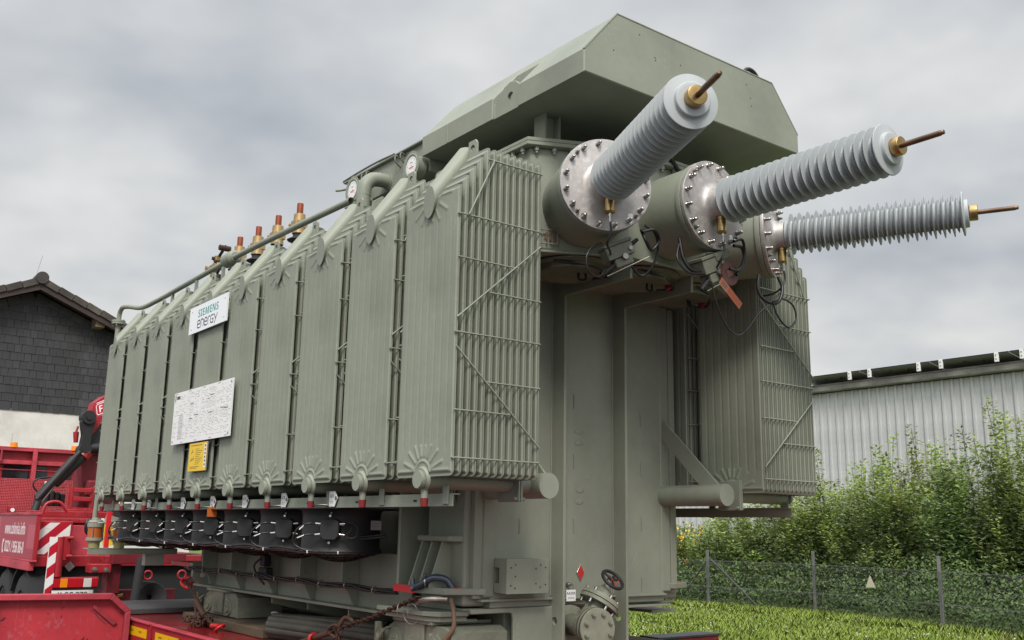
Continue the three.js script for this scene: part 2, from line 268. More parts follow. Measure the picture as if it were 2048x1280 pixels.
// drain valve between the ribs
{
  const v = grp('drain_valve', T), c = V(3.925, -0.545, -4.30), up = V(0.50, 0.84, 0.12).normalize();
  part('valve_body', [lathe([[0.0, -0.3], [0.062, -0.3], [0.062, -0.16], [0.085, -0.10], [0.095, -0.05], [0.085, -0.02], [0.08, 0]], [c.x, c.y, c.z], [-0.18, 0.0, 1], 28), cyl(c.clone().addScaledVector(up, 0.02).add(V(0.02, 0, -0.10)), c.clone().addScaledVector(up, 0.165).add(V(0.02, 0, -0.10)), 0.075, 0.058, 24), lathe([[0, -0.30], [0.11, -0.30], [0.11, -0.275], [0, -0.275]], [c.x, c.y, c.z], [-0.18, 0.0, 1], 28)], M.castGreen, v);
  part('blank_flange', [lathe([[0.0, 0.028], [0.112, 0.028], [0.116, 0.023], [0.116, 0.003], [0.0, 0.003]], [c.x, c.y, c.z], [-0.18, 0, 1], 36), lathe([[0.0, 0.0], [0.112, 0.0], [0.116, -0.004], [0.116, -0.025], [0.07, -0.03]], [c.x, c.y, c.z], [-0.18, 0, 1], 36)], M.castGreen, v);
  const n = V(-0.18, 0, 1).normalize(), sx = V(0, 1, 0).cross(n).normalize(), sy = n.clone().cross(sx);
  for (let i = 0; i < 8; i++) { const a = rad(22.5 + 45 * i), p = c.clone().addScaledVector(sx, 0.086 * Math.cos(a)).addScaledVector(sy, 0.086 * Math.sin(a)).addScaledVector(n, 0.027); part('flange_bolt', [cyl(p, p.clone().addScaledVector(n, 0.015), 0.0135, 0.0135, 6), cyl(p, p.clone().addScaledVector(n, 0.021), 0.008, 0.007, 8)], M.castGreen, v); }
  const b = c.clone().add(V(0.02, 0, -0.10)).addScaledVector(up, 0.165);
  const bo = part('bonnet', [cyl(b.clone().addScaledVector(up, -0.02), b, 0.118, 0.118, 30), cyl(b.clone().addScaledVector(up, 0.005), b.clone().addScaledVector(up, 0.03), 0.118, 0.112, 30), cyl(b.clone().addScaledVector(up, 0.03), b.clone().addScaledVector(up, 0.09), 0.075, 0.03, 24), cyl(b.clone().addScaledVector(up, 0.08), b.clone().addScaledVector(up, 0.15), 0.024, 0.02, 16)], M.castGreen, v);
  const s1 = V(0, 0, 1).cross(up).normalize(), s2 = up.clone().cross(s1);
  for (let i = 0; i < 6; i++) { const a = rad(60 * i + 20), p = b.clone().addScaledVector(s1, 0.097 * Math.cos(a)).addScaledVector(s2, 0.097 * Math.sin(a)); part('bonnet_bolt', cyl(p.clone().addScaledVector(up, -0.045), p.clone().addScaledVector(up, 0.045), 0.0115, 0.0115, 6), M.chrome, bo.parent === v ? v : v); }
  const w = b.clone().addScaledVector(up, 0.145).add(V(-0.012, 0, 0.03)), wn = V(0.08, 0.70, 0.70).normalize(), q = new THREE.Quaternion().setFromUnitVectors(V(0, 0, 1), wn);
  const wheel = part('handwheel', [new THREE.TorusGeometry(0.068, 0.010, 10, 32).applyQuaternion(q).translate(w.x, w.y, w.z), ...[0, 1, 2].map((k) => { const d = V(Math.cos(k * 2.094), Math.sin(k * 2.094), 0).applyQuaternion(q); return cyl(w, w.clone().addScaledVector(d, 0.064), 0.009, 0.006, 8); }), cyl(b.clone().addScaledVector(up, 0.14), w.clone().addScaledVector(up, 0.02), 0.009)], M.black, v, { label: 'black handwheel' });
  part('red_seal', tube([w.clone().add(V(-0.03, 0.02, 0.02)), w.clone().add(V(0, -0.03, 0.03)), w.clone().add(V(0.03, 0.0, 0.02)), w.clone().add(V(-0.02, -0.05, 0.02)), w.clone().add(V(-0.03, 0.02, 0.02))], 0.0017, 24, 5), M.redPaint, v, { label: 'red seal wire on the handwheel' });
}

// bushing box at the top of the end
const HUB = [XC, -5.244], FAN = rad(23.5);
{
  const body = [[3.27, -5.3], [3.27, -4.127], [3.81, -3.866], [4.395, -3.866], [4.935, -4.127], [4.935, -5.3]], lid = [[3.222, -5.31], [3.222, -4.098], [3.80, -3.818], [4.405, -3.818], [4.983, -4.098], [4.983, -5.31]];
  const b = part('bushing_box', py(body, 1.535, 2.135, 0.004), P, T);
  part('box_lid', [py(lid, 2.136, 2.158, 0.003), py(lid.map(([x, z]) => [x + (x < XC ? 0.006 : -0.006), z - 0.006]), 2.162, 2.186, 0.004)], P, b);
  part('box_floor', py(lid.map(([x, z]) => [XC + (x - XC) * 0.965, z - 0.03]), 1.518, 1.5345, 0.003), P, b);
  const edge = [[3.245, -4.3], [3.245, -4.115], [3.80, -3.842], [4.405, -3.842], [4.96, -4.115]];
  for (let k = 0; k < 4; k++) { const [a, c] = [edge[k], edge[k + 1]], L = Math.hypot(c[0] - a[0], c[1] - a[1]), n = Math.max(1, Math.round(L / 0.105)); for (let i = 0; i < n; i++) { const t = (i + 0.5) / n, x = a[0] + (c[0] - a[0]) * t, z = a[1] + (c[1] - a[1]) * t - 0.004; part('lid_bolt', [cyl([x, 2.112, z], [x, 2.135, z], 0.0145, 0.0145, 6), cyl([x, 2.098, z], [x, 2.112, z], 0.008, 0.008, 8)], P, b); } }
  // raised phase mark
  const n = V(-Math.sin(FAN), 0, Math.cos(FAN)), o = V(XC, 0, HUB[1]).addScaledVector(n, 1.383), s = V(n.z, 0, -n.x);
  const at = (u, y, d = 0) => o.clone().addScaledVector(s, u).addScaledVector(n, d).setY(y);
  const u0 = -0.262, stroke = (pts) => { const r = []; for (let i = 0; i + 1 < pts.length; i++) r.push(cyl(at(u0 + pts[i][0], pts[i][1], 0.002), at(u0 + pts[i + 1][0], pts[i + 1][1], 0.002), 0.0042, 0.0042, 6)); return r; };
  part('mark_frame', stroke([[0, 1.565], [0.10, 1.565], [0.10, 1.645], [0, 1.645], [0, 1.565]]), P, b);
  part('phase_mark', [stroke([[0.022, 1.618], [0.037, 1.63], [0.037, 1.58]]), stroke([[0.056, 1.63], [0.056, 1.592], [0.064, 1.582], [0.076, 1.582], [0.084, 1.592], [0.084, 1.63]])], std([0.22, 0.10, 0.075], 0.6), b, { label: 'raised mark reading 1U' });
  for (const [x, z] of [[3.42, -4.16], [4.78, -4.16]]) part('roof_post', [cb(x - 0.06, x - 0.045, 2.187, 2.372, z - 0.05, z + 0.05, 0.002), cb(x + 0.045, x + 0.06, 2.187, 2.372, z - 0.05, z + 0.05, 0.002), cb(x - 0.045, x + 0.045, 2.187, 2.372, z - 0.006, z + 0.006, 0.002)], P, b);
}
// three bushings fanned out over the end
{
  const makeBushing = () => {
    const g = grpAt('bushing', T, [XC, 1.81, HUB[1]], 0), Z0 = 1.745, L = (p, n = 40) => lathe(p.map(([r, t]) => [r, t + Z0]), [0, 0, 0], [0, 0, 1], n);
    part('turret', [L([[0.247, -0.40], [0.247, -0.065], [0.25, -0.062], [0.256, -0.06], [0.259, -0.056], [0.259, -0.030], [0.256, -0.027], [0, -0.027]], 56)], P, g);
    part('mounting_flange', L([[0, -0.025], [0.255, -0.025], [0.258, -0.022], [0.258, -0.003], [0.255, 0], [0.135, 0], [0.115, 0.006], [0.098, 0.018], [0.089, 0.035], [0.087, 0.075], [0.082, 0.08], [0, 0.08]], 64), M.flange, g);
    const bolt = merge([cyl([0, 0, 0], [0, 0, 0.005], 0.0175, 0.0175, 14), cyl([0, 0, 0.005], [0, 0, 0.022], 0.0135, 0.0135, 6), lathe([[0.0105, 0.02], [0.0105, 0.032], [0.008, 0.038], [0, 0.041]], [0, 0, 0], [0, 0, 1], 10)]);
    for (let i = 0; i < 16; i++) { const a = rad(11.25 + 22.5 * i), m = shadow(new THREE.Mesh(bolt, M.chrome)); m.name = 'flange_bolt'; m.position.set(0.230 * Math.cos(a), 0.230 * Math.sin(a), Z0); m.rotation.z = i * 1.3; g.add(m); }
    for (let i = 0; i < 4; i++) { const a = rad(45 + 90 * i), m = shadow(new THREE.Mesh(bolt, M.steel)); m.name = 'flange_screw'; m.scale.setScalar(0.72); m.position.set(0.232 * Math.cos(a), 0.232 * Math.sin(a), Z0); g.add(m); }
    const prof = [[0, 0.079], [0.0845, 0.079], [0.0845, 0.088], [0.078, 0.092]]; const n = 20, p = 0.0505, t0 = 0.112;
    for (let i = 0; i < n; i++) { const t = t0 + p * i; for (const [R, o] of [[0.128, 0], [0.106, p / 2]]) { if (o && i === n - 1) break; prof.push([0.0785, t + o - 0.006], [0.088, t + o - 0.0035], [R - 0.004, t + o + 0.004], [R, t + o + 0.006], [R - 0.001, t + o + 0.0085], [0.088, t + o + 0.006], [0.0785, t + o + 0.009]); } }
    const te = t0 + p * (n - 1); prof.splice(-2, 2, [0.126, te + 0.013], [0.084, te + 0.016], [0.081, te + 0.02], [0.081, te + 0.034], [0.076, te + 0.038], [0.06, te + 0.038], [0, te + 0.038]);
    part('insulator', L(prof, 48), M.silicone, g);
    part('brass_cap', L([[0, te + 0.039], [0.042, te + 0.039], [0.046, te + 0.043], [0.046, te + 0.08], [0.043, te + 0.084], [0.018, te + 0.085], [0, te + 0.085]], 32), M.brass, g);
    part('terminal_rod', L([[0.014, te + 0.08], [0.014, 1.345], [0.012, 1.35], [0.011, 1.352], [0.011, 1.362], [0, 1.363]], 16), M.bronzeRod, g);
    part('test_tap', [cyl([0, -0.078, Z0 + 0.05], [0, -0.168, Z0 + 0.05], 0.027, 0.027, 20), cyl([0, -0.168, Z0 + 0.05], [0, -0.176, Z0 + 0.05], 0.030, 0.026, 20), cyl([0, -0.09, Z0 + 0.05], [0, -0.098, Z0 + 0.05], 0.031, 0.031, 20)], M.brass, g);
    part('tap_plug', [cyl([0, -0.172, Z0 + 0.055], [0, -0.23, Z0 + 0.055], 0.008, 0.006, 10), cyl([0, -0.186, Z0 + 0.055], [0, -0.196, Z0 + 0.055], 0.0105, 0.0105, 6)], M.chrome, g);
    part('tap_cable', tube([[0, -0.22, Z0 + 0.055], [0.004, -0.28, Z0 + 0.06], [-0.01, -0.335, Z0 + 0.04], [0.03, -0.36, Z0 - 0.03], [0.06, -0.36, Z0 - 0.1]], 0.006, 20, 6), M.cable, g);
    part('print_label', quadUV([0.02, 0.15, Z0 + 0.001], [0.07, 0.15, Z0 + 0.001], [0.07, 0.205, Z0 + 0.001], [0.02, 0.205, Z0 + 0.001]), M.stamp, g, { keep: true });
    part('white_dot', cyl([0.135, -0.165, Z0 - 0.001], [0.135, -0.165, Z0 + 0.002], 0.016, 0.016, 14), M.white, g);
    return g;
  };
  const b = makeBushing(); b.rotation.y = -FAN; b.userData.label = 'nearest bushing, pointing left';
  const c = b.clone(); c.rotation.y = 0; c.userData.label = 'middle bushing'; T.add(c);
  const d = b.clone(); d.rotation.y = rad(25); d.userData.label = 'farthest bushing, pointing right'; T.add(d);
}
// hand-hole covers under the box, small current-transformer boxes and their cables
for (const [i, a] of [[0, -FAN], [1, 0], [2, rad(25)]]) {
  const g = grpAt('hand_hole_cover', T, [XC, 1.50, HUB[1]], a);
  part('cover_disc', lathe([[0, -0.035], [0.20, -0.035], [0.205, -0.03], [0.205, 0.0], [0.26, 0.0], [0.26, 0.015], [0, 0.015]], [0, 0, 1.12], [0, 1, 0], 36), M.castGreen, g);
  part('handle', tube([[0.03, -0.03, 1.18], [0.03, -0.07, 1.18], [0.07, -0.07, 1.18], [0.07, -0.03, 1.18]], 0.007, 16, 6), M.blackMatt, g);
  part('red_plug', cyl([0.16, -0.02, 1.22], [0.16, -0.06, 1.24], 0.02), M.redCap, g);
  part('cable', tube([[-0.16, 0.0, 1.30], [-0.05, -0.02, 1.32], [0.1, -0.03, 1.30], [0.18, -0.06, 1.25], [0.12, -0.06, 1.17]], 0.008, 24, 6), M.cable, g);
}
{
  const box = (name, P0, q, s, fancy) => {
    const g = grpAt(name, T, P0, q); g.rotation.order = 'YXZ'; g.rotation.z = rad(24);
    part('box_body', [cb(-0.085 * s, 0.085 * s, -0.03 * s, 0.045 * s, -0.05, 0.05, 0.006), cb(-0.092 * s, 0.092 * s, 0.045 * s, 0.062 * s, -0.056, 0.056, 0.004), cb(-0.055 * s, 0.06 * s, -0.085 * s, -0.03 * s, -0.04, 0.045, 0.012)], M.castGreen, g);
    part('cap_screw', cyl([0.01, -0.035 * s, 0.05], [0.01, -0.035 * s, 0.066], 0.018, 0.016, 14), M.steel, g); part('cap_screw', cyl([0.06, 0.0, 0.05], [0.06, 0.0, 0.06], 0.011), M.steel, g);
    part('cable_gland', [cyl([-0.05, -0.055 * s, 0.02], [-0.15, -0.09 * s, 0.03], 0.014, 0.010, 10), cyl([0.085, 0.02, 0.02], [0.13, 0.035, 0.03], 0.013, 0.01, 10)], M.black, g);
    part('cross_bar', bar([-0.13, -0.105 * s, 0.05], [0.14, -0.085 * s, 0.055], 0.004), M.steel, g);
    if (fancy) { part('round_lid', [cyl([0.075, -0.07, 0.04], [0.075, -0.07, 0.075], 0.072, 0.068, 28)], M.redBrown, g); part('lid_label', cb(0.05, 0.10, -0.085, -0.05, 0.075, 0.0765, 0), std([0.22, 0.12, 0.10], 0.6), g); part('bracket_plate', cb(0.02, 0.15, 0.015, 0.06, -0.05, 0.06, 0.01), M.castGreen, g); }
    return g;
  };
  box('terminal_box', [3.56, 1.47, -3.72], -FAN, 0.95, false);
  box('terminal_box', [4.11, 1.46, -3.56], 0, 1.1, true);
  // orange tag with faded print
  const tagM = canvasMat(256, 64, (g, w, h) => { const a = g.createLinearGradient(0, 0, w, 0); g.fillStyle = '#8d5a44'; g.fillRect(0, 0, w * 0.36, h); g.fillStyle = '#8a4326'; g.fillRect(w * 0.36, 0, w * 0.64, h); g.fillStyle = '#4b2a1e'; for (let i = 0; i < 2; i++) for (let k = 0; k < 7; k++) g.fillRect(20 + k * 9, 14 + i * 20, 6, 13); g.fillStyle = '#8a3418'; g.beginPath(); g.arc(118, 34, 8, 0, 7); g.fill(); for (let k = 0; k < 4; k++) g.fillRect(150 + k * 16, 24, 9, 18); });
  part('inspection_tag', quadUV([4.075, 1.345, -3.46], [4.255, 1.225, -3.47], [4.285, 1.262, -3.47], [4.105, 1.385, -3.46]), tagM, T, { keep: true, label: 'faded orange inspection tag' });
  const C = (pts, r = 0.0075) => part('loose_cable', tube(pts, r, 36, 6), M.cable, T);
  C([[3.67, 1.63, -3.62], [3.72, 1.60, -3.60], [3.77, 1.52, -3.62], [3.76, 1.42, -3.66], [3.72, 1.37, -3.70], [3.64, 1.44, -3.72]]);
  C([[3.63, 1.58, -3.60], [3.70, 1.60, -3.58], [3.76, 1.56, -3.60], [3.72, 1.50, -3.62], [3.66, 1.53, -3.6], [3.64, 1.60, -3.62]], 0.009);
  C([[3.42, 1.50, -3.70], [3.36, 1.47, -3.70], [3.315, 1.40, -3.70], [3.33, 1.33, -3.70], [3.40, 1.31, -3.70], [3.47, 1.37, -3.72]], 0.0055);
  C([[4.19, 1.60, -3.44], [4.25, 1.62, -3.43], [4.29, 1.54, -3.45], [4.25, 1.45, -3.46], [4.17, 1.44, -3.46]], 0.009);
  C([[4.20, 1.58, -3.45], [4.27, 1.58, -3.45], [4.30, 1.50, -3.46], [4.24, 1.42, -3.47]], 0.010);
  C([[3.92, 1.60, -3.60], [3.93, 1.48, -3.58], [3.97, 1.42, -3.56], [4.05, 1.42, -3.54]], 0.011);
  C([[3.92, 1.58, -3.60], [3.88, 1.47, -3.58], [3.93, 1.40, -3.55], [4.03, 1.40, -3.52]], 0.0065);
  C([[4.06, 1.36, -3.5], [4.10, 1.24, -3.5], [4.20, 1.13, -3.52], [4.33, 1.10, -3.55], [4.46, 1.16, -3.58], [4.60, 1.28, -3.60], [4.66, 1.33, -3.58]], 0.0045);
  C([[4.63, 1.52, -3.62], [4.62, 1.42, -3.62], [4.66, 1.36, -3.60], [4.75, 1.36, -3.58], [4.80, 1.46, -3.58], [4.79, 1.53, -3.60]], 0.011);
  C([[4.70, 1.36, -3.58], [4.74, 1.28, -3.58], [4.84, 1.22, -3.58], [4.92, 1.28, -3.58], [4.90, 1.36, -3.58], [4.80, 1.39, -3.58], [4.72, 1.36, -3.58]], 0.006);
  C([[3.93, 2.20, -3.82], [3.96, 2.22, -3.80], [4.06, 2.19, -3.80], [4.16, 2.10, -3.80]], 0.010);
  C([[3.95, 2.20, -3.84], [4.0, 2.21, -3.82], [4.1, 2.165, -3.82], [4.2, 2.08, -3.82]], 0.010);
}

// roof-like hood over the end, with a lifting eye let into its side
{
  const full = [[3.185, 2.372], [5.02, 2.372], [5.02, 2.502], [4.775, 2.787], [3.43, 2.787], [3.185, 2.502]];
  const cut = [[3.36, 2.374], [4.845, 2.374], [4.845, 2.70], [4.775, 2.786], [3.43, 2.786], [3.36, 2.70]];
  const h = part('hood', [pz(full, -4.15, -3.575, 0.006), pz(full, -5.167, -4.39, 0.006), pz(cut, -4.392, -4.148, 0), cb(3.196, 3.37, 2.373, 2.383, -4.392, -4.148, 0)], P, T);
  const eye = px([[-4.385, 2.374], [-4.155, 2.374], [-4.155, 2.52], [-4.19, 2.55], [-4.24, 2.562], [-4.30, 2.545], [-4.35, 2.50], [-4.385, 2.45]], 3.20, 3.222, 0.003, [[-4.235, 2.468, 0.03]]);
  part('lifting_eye', eye, P, h); part('lifting_eye', mirror(eye, XC), P, h);
  part('eye_weld', [tube([[3.205, 2.38, -4.388], [3.203, 2.43, -4.39], [3.206, 2.47, -4.386]], 0.009, 10, 6)], P, h);
  part('edge_bead', [tube([[3.187, 2.50, -3.58], [3.43, 2.787, -3.58]], 0.007, 4, 6), tube([[3.43, 2.787, -3.58], [4.775, 2.787, -3.58]], 0.008, 4, 6), tube([[4.775, 2.787, -3.58], [5.02, 2.502, -3.58]], 0.007, 4, 6)], M.castGreen, h);
  part('grab_handle', tube([[4.64, 2.78, -3.70], [4.65, 2.86, -3.70], [4.69, 2.905, -3.70], [4.75, 2.905, -3.70], [4.80, 2.86, -3.70], [4.81, 2.78, -3.70]], 0.014, 28, 8), M.cable, h);
  for (const [x, y] of [[3.72, 2.62], [3.725, 2.605], [3.93, 2.64], [3.60, 2.72], [4.52, 2.70], [4.555, 2.62], [4.56, 2.57], [3.40, 2.56], [4.2, 2.45]]) part('paint_chip', cyl([x, y, -3.576], [x, y, -3.5743], 0.0045, 0.0045, 7), M.blackMatt, h);
  part('seam', tube([[3.183, 2.375, -4.86], [3.183, 2.5, -4.87]], 0.004, 4, 5), P, h);
  part('ring_bolt', new THREE.TorusGeometry(0.035, 0.010, 8, 20).rotateX(PI / 2).translate(3.40, 2.56, -5.45), P, h);
}

// ------------------------------------------------------------- radiators
function plate(x, yb, yt, { nz = 24, fine = false, rays = 0 } = {}) {   // one pressed panel: lip, flutes and the fan of ribs round the header
  const W = 0.26, rc = 0.026, zs = [];
  const lipz = [-W, -W + 0.0105, -W + 0.013, -W + 0.0155, -W + 0.018];
  for (const z of lipz) zs.push(z); for (let i = 1; i < nz; i++) zs.push(-W + 0.018 + (2 * W - 0.036) * i / nz); for (const z of lipz.slice().reverse()) zs.push(-z);
  const end = fine ? [0, 0.005, 0.010, 0.014, 0.018, 0.022, 0.026, 0.03, 0.035] : [0, 0.006, 0.014, 0.02, 0.026, 0.04, 0.10];
  if (fine) for (let y = 0.040; y < 0.215; y += 0.0045) end.push(y);
  const ys = [...end.map((d) => yb + d), yb + (yt - yb) * 0.5, ...end.slice().reverse().map((d) => yt - d)];
  const bc = [0, yb + 0.012], tc = [0, yt - 0.012];
  const ray = (z, y, c, sgn, list) => { let m = 0; for (const a of list) { const t = rad(a), dx = Math.cos(t), dy = sgn * Math.sin(t), al = (z - c[0]) * dx + (y - c[1]) * dy, ac = Math.abs(-(z - c[0]) * dy + (y - c[1]) * dx); const ro = 0.145 + 0.052 * Math.abs(dx), e = sm(0.080, 0.092, al) * (1 - sm(ro - 0.012, ro, al)); m = Math.max(m, e * Math.exp(-((ac / 0.0085) ** 2))); } return m; };
  const relief = (z, y, rich) => {
    const d = Math.min(W - Math.abs(z), (y - yb) * 0.75, (yt - y) * 0.75), body = sm(0.0105, 0.0175, d);
    let h = 0.0068 * body; const fy = sm(0.10, 0.17, Math.min(y - yb, yt - y));
    for (let i = 1; i < 8; i++) { const zi = -W + 0.065 * i; h -= 0.0030 * Math.exp(-(((z - zi) / 0.0062) ** 2)) * fy * body; }
    if (rich) {
      h += 0.0052 * ray(z, y, bc, 1, [19, 41, 63, 82, 100, 119, 140, 161]) + 0.004 * Math.exp(-(((y - yb - 0.030) / 0.006) ** 2)) * sm(0.07, 0.085, Math.abs(z)) * sm(W - 0.02, W - 0.04, Math.abs(z));
      h += 0.0055 * Math.exp(-(((Math.hypot(z, y - bc[1]) - 0.066) / 0.006) ** 2)) * body;
      if (rays > 1) h += 0.0045 * ray(z, y, tc, -1, [4, 34, 62, 84, 104, 124, 148, 174]);
      else { const q = Math.min(W - Math.abs(z), yt - y); h += 0.0065 * Math.exp(-(((q - 0.034) / 0.0065) ** 2)) * sm(0.05, 0.08, Math.abs(z)) * sm(0.14, 0.11, yt - y); }
    }
    return h;
  };
  const pos = [], idx = []; const nzc = zs.length, nyr = ys.length;
  const wAt = (y) => { const d = Math.min(y - yb, yt - y); return d >= rc ? W : W - rc + Math.sqrt(Math.max(0, rc * rc - (rc - d) ** 2)); };
  for (const side of [-1, 1]) for (const y of ys) { const w = wAt(y); for (const z0 of zs) { const z = z0 / W * w; pos.push(x + side * (0.0018 + relief(z, y, fine && side < 0)), y, ZR + z); } }
  const id = (s, j, i) => s * nzc * nyr + j * nzc + i;
  for (let j = 0; j + 1 < nyr; j++) {
    for (let i = 0; i + 1 < nzc; i++) { idx.push(id(0, j, i), id(0, j, i + 1), id(0, j + 1, i + 1), id(0, j, i), id(0, j + 1, i + 1), id(0, j + 1, i)); idx.push(id(1, j, i), id(1, j + 1, i + 1), id(1, j, i + 1), id(1, j, i), id(1, j + 1, i), id(1, j + 1, i + 1)); }
  }
  const g = new THREE.BufferGeometry(); g.setAttribute('position', new THREE.Float32BufferAttribute(pos, 3)); g.setIndex(idx); g.computeVertexNormals();
  const e = new THREE.BufferGeometry(), ep = []; const at = (s, j, i) => pos.slice(id(s, j, i) * 3, id(s, j, i) * 3 + 3);
  const quad = (a, b, c, d) => ep.push(...a, ...b, ...c, ...a, ...c, ...d);
  for (let j = 0; j + 1 < nyr; j++) { quad(at(0, j, nzc - 1), at(1, j, nzc - 1), at(1, j + 1, nzc - 1), at(0, j + 1, nzc - 1)); quad(at(1, j, 0), at(0, j, 0), at(0, j + 1, 0), at(1, j + 1, 0)); }
  for (let i = 0; i + 1 < nzc; i++) { quad(at(0, nyr - 1, i), at(0, nyr - 1, i + 1), at(1, nyr - 1, i + 1), at(1, nyr - 1, i)); quad(at(1, 0, i), at(1, 0, i + 1), at(0, 0, i + 1), at(0, 0, i)); }
  e.setAttribute('position', new THREE.Float32BufferAttribute(ep, 3)); e.computeVertexNormals();
  return [g, e];
}
function slantPipe(x0, y0, x1, y1, r, top, n = 28) {            // header pipe with an upright cut at its foot and a level cut at its head
  const k = (y1 - y0) / (x1 - x0), th = Math.atan(k), c = Math.cos(th), pos = [], idx = [];
  for (let s = 0; s < 2; s++) for (let i = 0; i <= n; i++) { const t = i / n * 2 * PI, ox = -Math.sin(th) * r * Math.cos(t), oy = c * r * Math.cos(t); if (s) { const q = (top - (y1 + oy)) / k; pos.push(x1 + ox + q, top, ZR + r * Math.sin(t)); } else pos.push(x0, y0 + r / c * Math.cos(t), ZR + r * Math.sin(t)); }
  for (let i = 0; i < n; i++) idx.push(i, i + 1, n + 2 + i, i, n + 2 + i, n + 1 + i);
  const g = new THREE.BufferGeometry(); g.setAttribute('position', new THREE.Float32BufferAttribute(pos, 3)); g.setIndex(idx); g.computeVertexNormals();
  const cap = [], hx = x1 + (top - y1) / k; for (let i = 0; i < n; i++) { const A = (j) => pos.slice(j * 3, j * 3 + 3); cap.push(x0, y0, ZR, ...A(i + 1), ...A(i)); cap.push(hx, top, ZR, ...A(n + 1 + i), ...A(n + 2 + i)); }
  const e = new THREE.BufferGeometry(); e.setAttribute('position', new THREE.Float32BufferAttribute(cap, 3)); e.computeVertexNormals();
  return [g, e];
}
function makeRadiator(right) {
  const H = (g) => [].concat(g).flat(9).map((q) => right ? mirror(q, XC) : q);
  const g = grp('radiator', T), x0 = 2.668, sp = 0.0434, yb = 0.247;
  for (let k = 0; k < 13; k++) {
    const yt = 1.725 + 0.0605 * Math.min(k, 4);
    const o = !right ? (k === 0 ? { nz: 104, fine: true, rays: 2 } : k < 5 ? { nz: 60, fine: true, rays: 1 } : { nz: 24 }) : { nz: 26 };
    let geo = plate(x0 + sp * k, yb, yt, o);
    if (right && k === 12) geo = plate(x0 + sp * k, yb, yt, { nz: 90, fine: true, rays: 1 }).map((q) => mirror(q, x0 + sp * k));
    part('fin', H(geo), P, g);
  }
  part('header_pipe', H([slantPipe(2.640, 1.683, 2.871, 2.003, 0.052, 2.034), cyl([2.85, 1.93, ZR], [3.40, 1.93, ZR], 0.05, 0.05, 24)]), P, g);
  part('header_pipe', H([cyl([2.628, 0.234, ZR], [3.36, 0.234, ZR], 0.044, 0.044, 28), cyl([2.638, 0.234, ZR], [2.641, 0.234, ZR], 0.0465, 0.0465, 28), cyl([2.646, 0.234, ZR], [2.649, 0.234, ZR], 0.0485, 0.0485, 28), cyl([2.653, 0.238, ZR], [2.668, 0.24, ZR], 0.052, 0.062, 28)]), P, g);
  part('flange_pair', H([cb(3.20, 3.212, 0.14, 0.325, ZR - 0.09, ZR + 0.09, 0.003), cb(3.216, 3.23, 0.14, 0.325, ZR - 0.09, ZR + 0.09, 0.003), cyl([3.18, 0.155, ZR + 0.075], [3.25, 0.155, ZR + 0.075], 0.010, 0.010, 6)]), P, g);
  part('drain_plug', H(cyl([2.675, 0.138, ZR], [2.675, 0.20, ZR], 0.017, 0.020, 14)), P, g);
  part('drain_cap', H([cyl([2.675, 0.102, ZR], [2.675, 0.143, ZR], 0.018, 0.021, 6)]), M.redCap, g, { label: 'red plastic drain cap' });
  part('rail_tab', H(px([[ZR + 0.05, 0.115], [ZR + 0.10, 0.115], [ZR + 0.10, 0.205], [ZR + 0.05, 0.205]], 2.748, 2.757, 0.002)), P, g);
  part('lifting_lug', H(px([[ZR + 0.055, 1.95], [ZR + 0.135, 1.95], [ZR + 0.135, 2.035], [ZR + 0.118, 2.055], [ZR + 0.055, 2.055]], 2.845, 2.857, 0.002, [[ZR + 0.094, 2.01, 0.021]])), P, g);
  const hz = [[1.892, 2.83, 3.195], [1.563, 2.655, 3.195], [1.335, 2.655, 3.015], [1.178, 2.835, 3.195], [0.951, 2.655, 3.195], [0.716, 2.835, 3.195], [0.564, 2.655, 3.005], [0.333, 2.655, 3.195]], dg = [[2.869, 1.893, 2.715, 1.565], [3.187, 1.482, 2.658, 1.022], [2.658, 0.878, 3.19, 0.408]];
  const zf = ZR + 0.2635, rods = (z) => [...hz.map(([y, a, b]) => bar([a, y, z], [b, y, z], 0.0044)), ...dg.map(([a, b, c, d]) => bar([a, b, z + (z > ZR ? 0.005 : -0.005)], [c, d, z + (z > ZR ? 0.005 : -0.005)], 0.0048))];
  for (const r of rods(zf)) part('brace_rod', H(r), P, g);
  part('rear_braces', H(rods(ZR - 0.2635)), P, g, { kind: 'stuff' });
  part('rod_stub', H([[1.563, 2.66], [0.951, 2.66], [0.333, 2.66]].map(([y, x]) => cyl([x, y, zf - 0.012], [x, y, zf + 0.006], 0.0062, 0.0062, 8))), P, g, { kind: 'stuff' });
  return g;
}
{
  const L0 = makeRadiator(false); for (let i = 1; i < 10; i++) { const c = L0.clone(); c.position.z = -PITCH * i; T.add(c); }
  const R0 = makeRadiator(true); for (let i = 1; i < 6; i++) { const c = R0.clone(); c.position.z = -PITCH * i; T.add(c); }
}
for (const s of [0, 1]) {                                       // collecting pipes, their struts and the cable rail under each bank
  const H = (g) => [].concat(g).flat(9).map((q) => s ? mirror(q, XC) : q);
  part('collecting_pipe', H([cyl([3.385, 0.23, -10.2], [3.385, 0.23, -4.085], 0.068, 0.068, 32), cyl([3.385, 0.23, -4.095], [3.385, 0.23, -4.072], 0.0695, 0.068, 32)]), P, T);
  part('strut', H(px([[-4.6, 0.73], [-4.585, 0.73], [-4.11, 0.285], [-4.27, 0.285], [-4.6, 0.60]], 3.395, 3.407, 0.002)), P, T);
  const r = part('cable_rail', H([cb(2.757, 2.763, 0.105, 0.168, -10.25, -4.06, 0.001), cb(2.763, 2.80, 0.162, 0.168, -10.25, -4.06, 0.001)]), P, T);
  for (let i = 0; i < 8; i++) part('rail_slot', H(cb(2.7545, 2.757, 0.130, 0.140, -4.42 - i * 0.62, -4.39 - i * 0.62, 0)), M.blackMatt, r);
}
